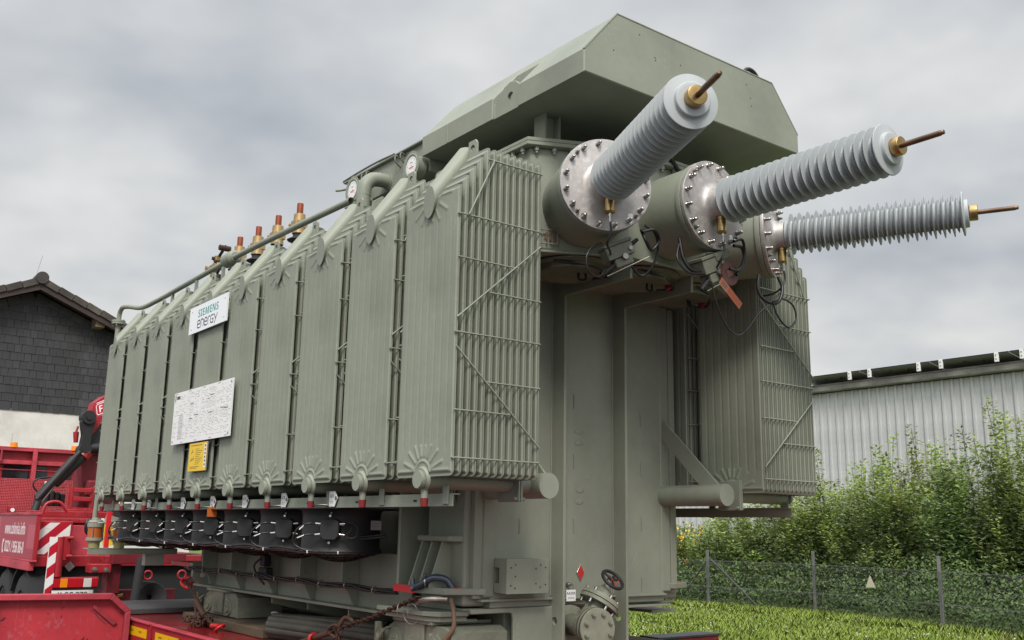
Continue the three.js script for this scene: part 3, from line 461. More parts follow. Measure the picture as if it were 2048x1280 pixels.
// ------------------------------------------------------------- fans under the left bank
{
  const f = grpAt('fan', T, [2.95, -0.02, -5.56], rad(48));
  part('fan_shroud', [lathe([[0.275, 0.125], [0.275, 0.118], [0.246, 0.112], [0.238, 0.07], [0.240, -0.105], [0.252, -0.126], [0.254, -0.136], [0.245, -0.138], [0.232, -0.10], [0.226, 0.07], [0.23, 0.12], [0.275, 0.125]], [0, 0, 0], [0, 1, 0], 40)], M.black, f); part('fan_plate', cb(-0.28, 0.28, 0.118, 0.126, -0.30, 0.30, 0.003).rotateY(-rad(48)), M.black, f);
  part('fan_hub', [cyl([0, -0.05, 0], [0, 0.10, 0], 0.08, 0.08, 24), ...[0, 1, 2, 3, 4, 5].map((k) => cb(0.07, 0.22, 0.0, 0.008, -0.05, 0.05, 0.002).rotateX(0.5).rotateY(k * PI / 3).translate(0, 0.04, 0))], M.black, f);
  part('guard_grille', [0.262, 0.215, 0.168, 0.12, 0.07].map((r, i) => new THREE.TorusGeometry(r, 0.0032, 5, 36).rotateX(PI / 2).translate(0, -0.14 - 0.012 * i, 0)).concat([0, 1, 2, 3].map((k) => tube([[0.262 * Math.cos(k * PI / 4), -0.136, 0.262 * Math.sin(k * PI / 4)], [0, -0.195, 0], [-0.262 * Math.cos(k * PI / 4), -0.136, -0.262 * Math.sin(k * PI / 4)]], 0.0032, 12, 5))), M.grille, f);
  const FC = (l) => l.map((g) => g.translate(0.045, 0, 0));
  const oct = [[-0.034, -0.064], [0.034, -0.064], [0.056, -0.042], [0.058, 0.0], [0.056, 0.042], [0.034, 0.062], [-0.034, 0.062], [-0.056, 0.042], [-0.058, 0], [-0.056, -0.042]];
  part('junction_box', px(oct, -0.29, -0.21, 0.006), M.black, f);
  part('gland', [[-0.078, 0.03], [-0.078, -0.03], [0.078, 0.03], [0.078, -0.03]].map(([z, y]) => cyl([-0.27, y, z * 0.75], [-0.27, y + (y > 0 ? 0.003 : -0.003), z * 1.15], 0.0095, 0.008, 8)), M.chrome, f);
  part('screw', [[0, 0.078], [0, -0.078]].map(([z, y]) => cyl([-0.26, y, z], [-0.285, y, z], 0.007, 0.007, 8)), M.chrome, f);
  part('fan_cable', FC([tube([[-0.31, 0.03, -0.085], [-0.33, 0.032, -0.13], [-0.33, -0.01, -0.20], [-0.32, -0.08, -0.215], [-0.325, -0.12, -0.15], [-0.33, -0.13, -0.06]], 0.0058, 24, 6), tube([[-0.31, -0.03, -0.085], [-0.33, -0.034, -0.14], [-0.33, -0.06, -0.20], [-0.32, -0.10, -0.19], [-0.325, -0.125, -0.10]], 0.0058, 24, 6), tube([[-0.31, 0.03, 0.085], [-0.33, 0.04, 0.12], [-0.325, 0.015, 0.165], [-0.32, -0.04, 0.16], [-0.325, -0.05, 0.12], [-0.31, -0.03, 0.085]], 0.005, 24, 6), tube([[-0.31, 0.03, 0.09], [-0.30, 0.02, 0.13], [-0.31, -0.01, 0.12], [-0.31, -0.03, 0.10]], 0.005, 16, 6)]), M.cable, f);
  part('cable_tie', FC([bar([-0.334, 0.02, -0.155], [-0.334, -0.004, -0.18], 0.0042), bar([-0.334, -0.036, -0.15], [-0.334, -0.052, -0.19], 0.0042), bar([-0.337, -0.124, -0.125], [-0.333, -0.138, -0.125], 0.005), bar([-0.337, -0.126, 0.06], [-0.333, -0.140, 0.06], 0.005)]), M.white, f);
  part('mounting_clip', FC([tube([[-0.30, 0.135, -0.12], [-0.32, 0.142, -0.06], [-0.31, 0.135, 0.02]], 0.007, 12, 6), cyl([-0.30, 0.10, 0.0], [-0.30, 0.09, 0.0], 0.006, 0.006, 6), cyl([-0.30, 0.125, 0.12], [-0.30, 0.145, 0.12], 0.010, 0.010, 6)]), M.steel, f);
  for (let i = 1; i < 7; i++) { const c = f.clone(); c.position.z -= 0.628 * i; T.add(c); }
  part('rating_label', quadUV([3.02, -0.02, -5.318], [3.10, -0.02, -5.33], [3.10, 0.035, -5.33], [3.02, 0.035, -5.318]), canvasMat(128, 64, (g, w, h) => { g.fillStyle = '#b9b2b4'; g.fillRect(0, 0, w, h); g.fillStyle = '#77707a'; for (let i = 0; i < 5; i++) g.fillRect(8, 8 + i * 10, 40 + (i * 37) % 60, 3); }), T, { keep: true });
  const h = []; for (let i = 0; i <= 60; i++) { const z = -9.6 + 4.4 * i / 60; h.push([2.70 + 0.006 * Math.sin(i * 1.3) + (i > 54 ? (i - 54) * 0.06 : 0), -0.15 + 0.006 * Math.sin(i * 0.9) + (i > 54 ? (i - 54) * 0.016 : 0), z]); }
  part('fan_harness', [tube(h, 0.0075, 160, 6), tube(h.map(([x, y, z]) => [x - 0.006, y + 0.013, z]), 0.006, 160, 6)], M.cable, T);
  const tag = grpAt('cable_tag', T, [2.752, 0.16, -5.30]);
  part('tag_face', quadUV([-0.011, -0.048, -0.036], [-0.011, -0.048, 0.030], [-0.011, 0.040, 0.030], [-0.011, 0.040, -0.036]), tagMat('AX70'), tag, { keep: true });
  part('tag_body', [cb(-0.0105, -0.006, -0.048, 0.040, -0.036, 0.030, 0.001), px([[0.030, -0.045], [0.062, 0.0], [0.030, 0.038]], -0.009, -0.006, 0)], M.white, tag);
  part('tag_clip', [cyl([-0.012, 0, 0.045], [0.0, 0, 0.045], 0.012, 0.012, 10)], M.steel, tag);
  for (const z of [-5.97, -6.60, -7.20, -7.83, -8.66, -9.10]) { const c = tag.clone(); c.position.z += z + 5.30; T.add(c); }
  part('orange_tag', pz([[2.645, 0.05], [2.715, 0.05], [2.715, 0.105], [2.68, 0.125], [2.645, 0.105]], -7.03, -7.026, 0), M.orange, T, { label: 'orange tag hanging among the fans' });
  // cable run along the base
  const b = []; for (let i = 0; i <= 40; i++) { const z = -8.6 + 3.5 * i / 40; b.push([3.09 + 0.004 * Math.sin(i * 2.1), -0.372 + 0.005 * Math.sin(i * 0.8), z]); }
  part('base_cables', [0, 1, 2, 3].map((k) => tube(b.map(([x, y, z], i) => [x + 0.012 * Math.cos(k * 1.6 + i * 0.4), y + 0.012 * Math.sin(k * 1.6 + i * 0.4), z]), 0.0068, 120, 5)), M.cable, T);
  for (const [x, y, z] of b.filter((_, i) => i % 4 === 1)) part('cable_tie', new THREE.TorusGeometry(0.022, 0.003, 5, 12).translate(x, y, z), M.steel, T);
  part('junction_cluster', [cb(3.10, 3.16, -0.40, -0.31, -7.12, -6.98, 0.01), cb(3.09, 3.15, -0.30, -0.22, -7.08, -7.0, 0.01), tube([[3.09, -0.24, -7.05], [3.06, -0.3, -7.1], [3.08, -0.38, -7.05], [3.06, -0.42, -6.9]], 0.008, 20, 6)], M.black, T);
}
// ------------------------------------------------------------- top gear: pipes, gauges, copper terminals, breathers
part('oil_pipe', tube([[2.98, 2.17, -5.72], [2.96, 2.175, -6.6], [2.95, 2.18, -7.6], [2.92, 2.14, -8.8], [2.90, 2.115, -9.5], [2.87, 2.11, -9.9], [2.81, 2.15, -10.12], [2.785, 2.15, -10.24], [2.783, 2.09, -10.298], [2.783, 2.03, -10.30]], 0.0235, 90, 14), P, T);
part('pipe_flange', [cyl([2.783, 2.03, -10.3], [2.783, 2.012, -10.3], 0.066, 0.066, 24), cyl([2.783, 2.008, -10.3], [2.783, 1.99, -10.3], 0.066, 0.066, 24), ...[0, 1, 2, 3].map((k) => cyl([2.783 + 0.05 * Math.cos(k * 1.57 + 0.6), 1.97, -10.3 + 0.05 * Math.sin(k * 1.57 + 0.6)], [2.783 + 0.05 * Math.cos(k * 1.57 + 0.6), 2.04, -10.3 + 0.05 * Math.sin(k * 1.57 + 0.6)], 0.008, 0.008, 6))], P, T);
part('breather_pipe', cyl([2.783, 1.99, -10.3], [2.748, 0.03, -10.3], 0.0235, 0.0235, 16), P, T);
part('pipe_support', [6, 7, 8].map((i) => cb(2.905, 2.93, 1.96, 2.12, ZR - PITCH * i + 0.1, ZR - PITCH * i + 0.13, 0.002)), P, T);
part('flow_relay', [cyl([2.955, 2.185, -7.86], [2.955, 2.185, -7.70], 0.062, 0.062, 24), cyl([2.955, 2.185, -7.88], [2.955, 2.185, -7.86], 0.05, 0.062, 24), cyl([2.955, 2.185, -7.70], [2.955, 2.185, -7.67], 0.062, 0.04, 24)], P, T);
part('side_tube', cyl([3.05, 2.05, -9.9], [3.05, 2.05, -6.2], 0.03, 0.03, 14), P, T);
part('elbow_pipe', [tube([[3.06, 1.9, -5.70], [3.06, 2.12, -5.70], [3.06, 2.24, -5.70], [3.075, 2.30, -5.70], [3.12, 2.345, -5.70], [3.18, 2.36, -5.70], [3.26, 2.36, -5.70]], 0.05, 40, 18), cyl([3.06, 2.215, -5.70], [3.06, 2.222, -5.70], 0.0515, 0.0515, 20), cyl([3.24, 2.36, -5.70], [3.252, 2.36, -5.70], 0.058, 0.058, 20)], P, T);
part('bolted_plate', [pz([[3.0, 1.95], [3.12, 1.95], [3.12, 2.12], [3.07, 2.15], [3.0, 2.10]], -5.47, -5.45, 0.002), cyl([3.05, 2.08, -5.45], [3.05, 2.08, -5.43], 0.012, 0.012, 6), cyl([3.05, 2.03, -5.45], [3.05, 2.03, -5.43], 0.012, 0.012, 6)], P, T);
{
  const dial = canvasMat(256, 256, (g, w) => {
    g.fillStyle = '#e9e9e7'; g.fillRect(0, 0, w, w); g.translate(128, 128); g.strokeStyle = '#2b2b2e'; g.fillStyle = '#2b2b2e';
    for (let i = 0; i <= 30; i++) { const a = rad(135 + 9 * i); g.lineWidth = i % 5 ? 3 : 6; g.beginPath(); g.moveTo(104 * Math.cos(a), 104 * Math.sin(a)); g.lineTo((i % 5 ? 94 : 84) * Math.cos(a), (i % 5 ? 94 : 84) * Math.sin(a)); g.stroke(); }
    g.fillRect(-30, -46, 22, 12); g.fillRect(-2, -46, 26, 12); g.fillStyle = '#c33a4a'; g.fillRect(-62, 16, 120, 14); g.fillRect(-40, 36, 80, 8); g.beginPath(); g.arc(0, 0, 9, 0, 7); g.fill();
  });
  for (const [x, y, z] of [[3.115, 2.345, -5.965], [3.16, 2.325, -5.245]]) {
    const g = grpAt('oil_gauge', T, [x, y, z]);
    part('gauge_case', [cyl([0.0, 0, 0], [0.075, 0, 0], 0.078, 0.074, 32), cyl([0.075, 0, 0], [0.11, 0, 0], 0.05, 0.04, 24), new THREE.TorusGeometry(0.075, 0.008, 8, 36).rotateY(PI / 2)], P, g);
    part('dial_face', quadUV([-0.003, -0.066, -0.066], [-0.003, -0.066, 0.066], [-0.003, 0.066, 0.066], [-0.003, 0.066, -0.066]), dial, g, { keep: true });
    part('bezel', new THREE.RingGeometry(0.064, 0.1, 36).rotateY(-PI / 2).translate(-0.0045, 0, 0), P, g);
  }
  part('gauge_bracket', [cb(3.17, 3.26, 2.28, 2.30, -6.02, -5.92, 0.002), cb(3.10, 3.25, 2.22, 2.235, -6.05, -5.9, 0.002), cb(3.13, 3.15, 2.1, 2.44, -6.07, -6.052, 0.002)], P, T);
  part('edge_pipe', [tube([[3.23, 2.535, -6.34], [3.225, 2.54, -6.1], [3.225, 2.54, -5.8], [3.23, 2.532, -5.6]], 0.008, 20, 6), tube([[3.17, 2.45, -6.34], [3.21, 2.46, -6.33], [3.25, 2.47, -6.28]], 0.008, 12, 6)], M.castGreen, T);
  for (const z of [-5.55, -5.48, -6.02, -5.95]) part('rung', tube([[3.25, 2.49, z], [3.215, 2.50, z], [3.205, 2.46, z + 0.01], [3.25, 2.42, z + 0.01]], 0.006, 14, 5), M.castGreen, T);
  part('top_fitting', [cb(3.3, 3.42, 2.53, 2.60, -5.95, -5.80, 0.012), cb(3.26, 3.33, 2.53, 2.57, -5.75, -5.68, 0.01)], P, T);
}
{
  const makeTerm = () => {
    const g = grpAt('copper_terminal', T, [3.60, 2.13, -7.885]);
    part('porcelain', lathe([[0, 0], [0.10, 0], [0.10, 0.06], [0.075, 0.08], [0.075, 0.13], [0.115, 0.15], [0.12, 0.158], [0.07, 0.19], [0.065, 0.24], [0.105, 0.26], [0.11, 0.268], [0.06, 0.30], [0.055, 0.345], [0.095, 0.362], [0.10, 0.37], [0.05, 0.40], [0.05, 0.43], [0, 0.43]], [0, 0, 0], [0, 1, 0], 28), M.blackMatt, g);
    part('brass_clamp', [cyl([0, 0.43, 0], [0, 0.49, 0], 0.06, 0.056, 20), cb(-0.06, 0.06, 0.48, 0.55, -0.055, 0.055, 0.008), cyl([0, 0.55, 0], [0, 0.615, 0], 0.054, 0.05, 6), cyl([-0.07, 0.515, -0.06], [0.08, 0.515, -0.06], 0.015, 0.015, 8)], M.brassDull, g);
    part('copper_stud', lathe([[0.029, 0.60], [0.029, 0.712], [0.026, 0.718], [0, 0.718]], [0, 0, 0], [0, 1, 0], 18), M.copper, g);
    return g;
  };
  const t = makeTerm(); for (const z of [-8.345, -8.80, -9.26]) { const c = t.clone(); c.position.z += z + 7.885; T.add(c); }
  const k = grpAt('connector_cluster', T, [3.60, 2.62, -9.93]);
  part('brass_block', [cb(-0.04, 0.04, 0.0, 0.07, -0.05, 0.05, 0.01), cb(-0.04, 0.03, 0.09, 0.15, 0.05, 0.13, 0.01), cyl([-0.05, 0.035, 0.1], [0.05, 0.035, 0.1], 0.035, 0.035, 12), cyl([-0.05, 0.05, -0.12], [0.05, 0.05, -0.12], 0.03, 0.03, 12), cyl([-0.05, -0.07, 0.06], [0.05, -0.07, 0.06], 0.04, 0.04, 12)], M.brassDull, k);
  part('connector_bar', [bar([0, 0.02, -0.15], [0, 0.22, 0.28], 0.016), bar([0, -0.1, 0.0], [0, 0.12, 0.35], 0.014), cyl([0, -0.5, 0.12], [0, -0.06, 0.12], 0.04, 0.04, 14)], M.black, k);
  part('connector_bolt', [cyl([-0.06, 0.2, 0.26], [0.06, 0.2, 0.26], 0.03, 0.03, 10), cyl([-0.06, 0.12, 0.08], [0.06, 0.12, 0.08], 0.02, 0.02, 8), cyl([-0.06, 0.04, 0.3], [0.06, 0.04, 0.3], 0.022, 0.022, 8)], M.rust, k);
}
{
  const sh = part('breather_shelf', [cb(2.69, 3.56, -0.262, -0.252, -10.38, -10.2, 0.002), px([[-10.21, -0.255], [-10.2, -0.255], [-10.2, -0.31], [-10.21, -0.31]], 2.69, 3.56, 0.001)], P, T);
  part('shelf_box', cb(3.255, 3.445, -0.42, -0.312, -10.34, -10.24, 0.004), std([0.42, 0.43, 0.37], 0.5), sh);
  const b = grpAt('breather', T, [2.765, -0.25, -10.295]);
  part('breather_head', [cyl([0, 0.27, 0], [0, 0.29, 0], 0.045, 0.04, 20), cyl([0, 0.245, 0], [0, 0.268, 0], 0.075, 0.06, 24), cyl([0, 0.20, 0], [0, 0.24, 0], 0.078, 0.078, 24), cyl([0, 0.07, 0], [0, 0.098, 0], 0.08, 0.08, 24), cyl([0, 0.055, 0], [0, 0.068, 0], 0.06, 0.075, 24)], P, b);
  part('silica_glass', cyl([0, 0.098, 0], [0, 0.20, 0], 0.068, 0.068, 28), M.silica, b, { label: 'orange silica gel glass' });
  part('oil_cup', cyl([0, 0.0, 0], [0, 0.056, 0], 0.05, 0.055, 20), M.oilGlass, b);
  part('tie_rod', [0, 1, 2].map((k) => bar([0.074 * Math.cos(k * 2.1), 0.07, 0.074 * Math.sin(k * 2.1)], [0.074 * Math.cos(k * 2.1), 0.25, 0.074 * Math.sin(k * 2.1)], 0.005)), M.chrome, b);
  const c = b.clone(); c.position.x += 0.245; c.position.z -= 0.02; T.add(c);
}
// ------------------------------------------------------------- plates on the radiators
{
  const brand = canvasMat(1024, 288, (g, w, h) => {
    g.fillStyle = '#eceef0'; g.fillRect(0, 0, w, h); g.fillStyle = '#17908f'; g.font = 'bold 112px sans-serif'; g.textAlign = 'left';
    g.save(); g.translate(238, 132); g.scale(560 / g.measureText('SIEMENS').width, 1); g.fillText('SIEMENS', 0, 0); g.restore();
    g.strokeStyle = '#3d3450'; g.lineWidth = 15; g.lineCap = 'round'; g.lineJoin = 'round';
    const y0 = 168, y1 = 246, ym = 207; let x = 240; const S = (pts) => { g.beginPath(); pts.forEach(([a, b], i) => i ? g.lineTo(x + a, b) : g.moveTo(x + a, b)); g.stroke(); };
    const eS = () => S([[8, ym], [72, ym], [72, y0 + 16], [58, y0], [16, y0], [0, y0 + 16], [0, y1 - 16], [16, y1], [70, y1]]);
    eS(); x += 100; S([[0, y1], [0, y0], [50, y0], [66, y0 + 16], [66, y1]]); x += 94; eS(); x += 100; S([[0, y1], [0, y0 + 14], [14, y0], [44, y0]]); x += 68; S([[70, y0], [16, y0], [0, y0 + 16], [0, y1 - 16], [16, y1], [72, y1], [72, ym + 2], [40, ym + 2]]); x += 96; S([[0, y0], [38, ym + 14], [78, y0]]); S([[38, ym + 14], [16, y1 + 14]]);
    g.fillStyle = '#555'; for (const [a, b] of [[70, 50], [955, 50], [70, 240], [955, 240]]) { g.beginPath(); g.arc(a, b, 8, 0, 7); g.fill(); }
  });
  const s = part('brand_sign', cb(2.630, 2.638, 1.474, 1.690, -7.705, -6.916, 0.001), M.white, T, { label: 'white sign lettered SIEMENS energy' });
  part('sign_print', quadUV([2.6285, 1.474, -7.705], [2.6285, 1.474, -6.916], [2.6285, 1.69, -6.916], [2.6285, 1.69, -7.705]), brand, s, { keep: true });
  part('standoff', [[1.51, -7.66], [1.51, -6.96], [1.65, -7.66], [1.65, -6.96]].map(([y, z]) => cyl([2.638, y, z], [2.66, y, z], 0.008, 0.008, 8)), M.steel, s);
  const name = canvasMat(1536, 512, (g, w, h) => {
    g.fillStyle = '#e9e8e6'; g.fillRect(0, 0, w, h); let q = 7; const r = () => (q = (q * 16807) % 2147483647) / 2147483647; g.strokeStyle = g.fillStyle = '#3c3c3e'; g.lineWidth = 2;
    for (let c = 0; c < 4; c++) {
      const X = 24 + c * 378, W = 352; if (c) { g.globalAlpha = 0.5; g.fillRect(X - 14, 14, 2, h - 28); g.globalAlpha = 1; }
      for (let k = 0; k < 3; k++) g.fillRect(X + 10 + k * 24, 8, 12, 10), g.fillRect(X + 250 + k * 24, 494, 12, 10);
      for (let row = 0; row < 32; row++) { const y = 30 + row * 14; if (r() < 0.14) continue; let x = X; while (x < X + W) { const l = 6 + r() * 40; if (r() < 0.56) { g.globalAlpha = 0.35 + 0.5 * r(); g.fillRect(x, y, Math.min(l, X + W - x), 4); g.globalAlpha = 1; } x += l + 8; } }
      if (c === 0) { g.fillRect(X, 34, 22, 54); g.fillRect(X + 50, 36, 90, 34); for (let k = 0; k < 8; k++) g.strokeRect(X + 150 + k * 16, 230, 10, 230); }
      if (c > 0) for (let k = 0; k < 3; k++) { const a = X + 30 + r() * 200, b = 90 + r() * 220; g.fillStyle = '#e9e8e6'; g.fillRect(a - 6, b - 6, 110, 100); g.fillStyle = '#3c3c3e'; g.strokeRect(a, b, 96, 84); g.fillRect(a, b, 96, 8); g.strokeRect(a + 22, b + 26, 50, 34); g.beginPath(); g.arc(a + 48, b + 46, 26, 0, 7); g.stroke(); }
    }
  });
  const n = part('rating_plate', cb(2.622, 2.628, 0.606, 1.018, -7.872, -6.66, 0.001), M.white, T, { label: 'large white rating plate covered in fine print' });
  part('plate_print', quadUV([2.6205, 0.606, -7.872], [2.6205, 0.606, -6.66], [2.6205, 1.018, -6.66], [2.6205, 1.018, -7.872]), name, n, { keep: true });
  part('plate_screw', [[0.63, -7.84], [0.63, -6.69], [0.995, -7.84], [0.995, -6.69]].map(([y, z]) => cyl([2.617, y, z], [2.64, y, z], 0.009, 0.009, 8)), M.steel, n);
  const warn = canvasMat(300, 256, (g, w, h) => {
    g.fillStyle = '#e8bf10'; g.fillRect(0, 0, w, h); g.fillStyle = '#e6e2da'; g.fillRect(252, 14, 40, 214); g.fillStyle = '#3a3020'; g.globalAlpha = 0.8;
    for (let k = 0; k < 9; k++) g.fillRect(110, 54 + k * 17, 60 + (k * 53) % 70, 5); g.fillRect(26, 18, 190, 7); for (let k = 0; k < 6; k++) g.fillRect(262, 24 + k * 34, 20, 20);
    g.globalAlpha = 0.9; g.lineWidth = 7; g.strokeStyle = '#3a3020'; for (const [a, b] of [[52, 76], [40, 150], [74, 140]]) { g.beginPath(); g.moveTo(a - 16, b + 20); g.lineTo(a, b); g.lineTo(a + 20, b + 8); g.moveTo(a, b); g.lineTo(a + 8, b - 18); g.stroke(); } g.fillRect(30, 214, 150, 6); g.fillRect(30, 228, 120, 5);
  });
  const y = part('warning_plate', cb(2.628, 2.636, 0.380, 0.595, -7.455, -7.078, 0.002), M.steel, T, { label: 'yellow instruction plate' });
  part('yellow_print', quadUV([2.6265, 0.383, -7.452], [2.6265, 0.383, -7.085], [2.6265, 0.592, -7.085], [2.6265, 0.592, -7.452]), warn, y, { keep: true });
}

// ---------------------------------------------------------------- the ground
{
  const ground = solo('ground', new THREE.PlaneGeometry(700, 700).rotateX(-PI / 2).translate(0, GY - 0.02, 0), M.asphalt, null, null, { kind: 'structure' });
  const shape = [[6.6, 14], [60, 14], [60, -70], [6.6, -70]];
  const grassMap = tex(512, (u, v) => { const k = lay(u, v, 71), q = tn(u, v, 150, 72); return [0.36 + 0.16 * k + 0.1 * q, 0.46 + 0.14 * k + 0.1 * q, 0.14 + 0.08 * k]; }, 1.9);
  const g = new THREE.PlaneGeometry(54, 84, 90, 140).rotateX(-PI / 2).translate(33.6, 0, -28), p = g.attributes.position;
  for (let i = 0; i < p.count; i++) { const x = p.getX(i), z = p.getZ(i); p.setY(i, GY + 0.012 + 0.06 * sm(7, 11, x) * (0.5 + 0.8 * fbm(x * 0.35, 1.7, z * 0.35, 3))); }
  g.computeVertexNormals();
  solo('lawn', g, std([0.42, 0.42, 0.42], 0.95, 0, { map: grassMap }), null, null, { kind: 'structure' });
  const blade = [], col = []; const tuft = (n, hh) => {
    const P0 = [], C0 = []; for (let k = 0; k < n; k++) { const a = rnd() * 6.28, r = Math.sqrt(rnd()) * 0.12, h = hh * rr(0.45, 1.1), le = rr(0.01, 0.07), d = rnd() * 6.28, w = rr(0.0013, 0.0027); const x = r * Math.cos(a), z = r * Math.sin(a), wx = w * Math.cos(d), wz = w * Math.sin(d), lx = le * Math.cos(d + 1.4), lz = le * Math.sin(d + 1.4); P0.push(x - wx, 0, z - wz, x + wx, 0, z + wz, x + lx * 0.4, h * 0.65, z + lz * 0.4, x + wx, 0, z + wz, x + lx, h, z + lz, x + lx * 0.4, h * 0.65, z + lz * 0.4); }
    const g = new THREE.BufferGeometry(); g.setAttribute('position', new THREE.Float32BufferAttribute(P0, 3)); g.computeVertexNormals(); const nn = g.attributes.normal; for (let i = 0; i < nn.count; i++) nn.setXYZ(i, nn.getX(i) * 0.3, 0.95, nn.getZ(i) * 0.3); return boxUV(g);
  };
  const N = 30000, im = shadow(new THREE.InstancedMesh(tuft(36, 0.12), new THREE.MeshStandardMaterial({ color: 0xffffff, roughness: 0.75, side: THREE.DoubleSide }), N)), m4 = new THREE.Matrix4(), q = new THREE.Quaternion(), c = new THREE.Color();
  for (let i = 0; i < N; i++) { const x = 9 + 8.3 * Math.sqrt(rnd()), z = rr(-18.5, -6), s = rr(0.7, 1.35) * (x > 15.7 ? 1.35 : 1); q.setFromAxisAngle(UP, rnd() * 6.28); m4.compose(V(x, GY + 0.03 + E, z), q, V(s, s, s)); im.setMatrixAt(i, m4); const t = 0.5 + fbm(x * 0.8, 3, z * 0.8, 3), y = rnd(); im.setColorAt(i, y > 0.95 ? c.setRGB(0.30, 0.27, 0.11) : c.setRGB(0.150 + 0.075 * t + 0.045 * y, 0.235 + 0.08 * t + 0.03 * y, 0.03 + 0.02 * t)); }
  im.name = 'grass'; im.userData = { kind: 'stuff', label: 'long fresh green grass in front of the fence', category: 'grass' }; scene.add(im);
  const fl = shadow(new THREE.InstancedMesh(new THREE.SphereGeometry(0.009, 6, 4), M.white, 300)); for (let i = 0; i < 300; i++) { const x = rr(9, 16), z = rr(-15, -6.5); m4.makeTranslation(x, GY + E + rr(0.14, 0.24), z); fl.setMatrixAt(i, m4); } fl.name = 'clover_flowers'; fl.userData = { kind: 'stuff', label: 'tiny white clover flowers dotted through the long grass', category: 'flowers' }; scene.add(fl);
}

// ---------------------------------------------------------------- house with slate gable
{
  const HZ = -26, RX = 4.98, RY = 5.76, SL = 0.415, HW = 4.7, h = thing('slate_gable_house', 'house with dark slate gable above a white wall, behind the red lorry', 'house', [RX, GY, HZ - 5]);
  const roofY = (x) => RY - SL * Math.abs(x - RX), SB = 2.62;
  part('wall', cb(RX - HW + 0.3, RX + HW - 0.3, GY, SB + 0.02, HZ - 9, HZ, 0), std([0.74, 0.71, 0.67], 0.9, 0, { map: paintMap }), h, { label: 'white rendered wall' });
  part('gable_wall', pz([[RX - HW + 0.3, SB + 0.02], [RX + HW - 0.3, SB + 0.02], [RX + HW - 0.3, roofY(RX + HW - 0.3) - 0.2], [RX, RY - 0.2], [RX - HW + 0.3, roofY(RX + HW - 0.3) - 0.2]], HZ - 9, HZ - 0.02, 0), M.blackMatt, h);
  const tones = [0.050, 0.056, 0.062, 0.070].map((k) => std([k * 0.97, k * 0.98, k * 1.10], 0.62, 0, { map: grimeMap }));
  const sw = 0.158, sh = 0.200, geos = [0, 1, 2].map((v) => { const g = norm(cb(-sw / 2 + 0.003, sw / 2 - 0.003, -0.012 - 0.004 * v, sh + 0.02, -0.006, 0.006, 0.001)); g.rotateX(-0.05); return g; });
  const rest = []; let count = 0;
  for (let row = 0; row < 18; row++) for (let i = -31; i < 31; i++) {
    const y = SB + sh * row, x = RX + (i + (row % 2 ? 0.5 : 0) + 0.05 * (hash(i + 50, row, 3) - 0.5)) * sw, top = Math.min(roofY(x - sw / 2), roofY(x + sw / 2)) - 0.24;
    if (y + sh * 0.6 > top || Math.abs(x - RX) > HW - 0.42) continue;
    const v = Math.floor(hash(i + 50, row, 5) * 3), dz = HZ + 0.016 + 0.005 * hash(i + 60, row, 6);
    if (x > 4.0 && x < 6.3 && count < 295) { const m = shadow(new THREE.Mesh(geos[v], tones[Math.floor(hash(i + 70, row, 8) * 4)])); m.name = 'slate'; m.position.set(x - RX, y - GY, dz - HZ + 5); m.rotation.z = 0.02 * (hash(i + 50, row, 9) - 0.5); h.add(m); count++; }
    else rest.push(geos[v].clone().translate(x, y, dz));
  }
  part('slate_cladding', rest, tones[1], h, { kind: 'stuff' });
  // slates along the slope, boards and roof
  for (const s of [-1, 1]) {
    const along = (d, dy) => [RX + s * d, RY - SL * d + dy], a = Math.atan(SL) * -s;
    for (let k = 0; k < 14; k++) { const [x, y] = along(0.16 + k * 0.29, -0.33), g = norm(cb(-0.15, 0.15, -0.07, 0.12, -0.006, 0.006, 0.001)).rotateZ(a).translate(x, y, HZ + 0.03); part('edge_slate', g, tones[k % 4], h); }
    part('barge_board', pz([along(0, -0.02), along(HW + 0.25, -0.02), along(HW + 0.25, -0.24), along(0, -0.24)], HZ + 0.50, HZ + 0.54, 0.003), std([0.046, 0.028, 0.024], 0.6, 0, { map: grimeMap }), h, { label: 'dark brown barge board' });
    part('soffit', pz([along(0, -0.10), along(HW + 0.25, -0.10), along(HW + 0.25, -0.14), along(0, -0.14)], HZ - 0.1, HZ + 0.498, 0), std([0.08, 0.06, 0.05], 0.8), h);
    part('roof', pz([along(0, 0.03), along(HW + 0.4, 0.03), along(HW + 0.4, -0.095), along(0, -0.095)], HZ - 9.3, HZ + 0.44, 0), std([0.08, 0.068, 0.062], 0.8, 0, { map: grimeMap }), h);
    for (let k = 0; k < 15; k++) { const [x, y] = along(0.10 + (k + 0.5) * 0.345, 0.045), g = norm(cb(-0.19, 0.19, -0.03, 0.028, -0.17, 0.03, 0.008)), g2 = norm(cb(-0.18, 0.18, -0.13, -0.02, 0.005, 0.03, 0.004)); part('verge_tile', [g, g2].map((q) => q.rotateZ(a - 0.05 * s).translate(x, y, HZ + 0.555)), k % 3 ? std([0.075, 0.062, 0.056], 0.8, 0, { map: grimeMap }) : std([0.10, 0.09, 0.078], 0.85, 0, { map: grimeMap }), h); }
  }
  part('ridge_tile', [cyl([RX, RY + 0.05, HZ + 0.62], [RX, RY + 0.05, HZ + 0.18], 0.15, 0.14, 18), cyl([RX, RY + 0.05, HZ + 0.16], [RX, RY + 0.05, HZ - 9], 0.135, 0.135, 14)], std([0.07, 0.06, 0.058], 0.75, 0, { map: grimeMap }), h);
  part('lightning_rod', bar([RX - 0.08, RY + 0.12, HZ + 0.2], [RX + 0.02, RY + 0.70, HZ + 0.2], 0.007), M.steel, h);
  part('purlin_end', cb(6.36, 6.58, 4.80, 5.06, HZ, HZ + 0.45, 0.01), std([0.22, 0.17, 0.115], 0.85, 0, { map: grimeMap }), h, { label: 'weathered timber purlin end' });
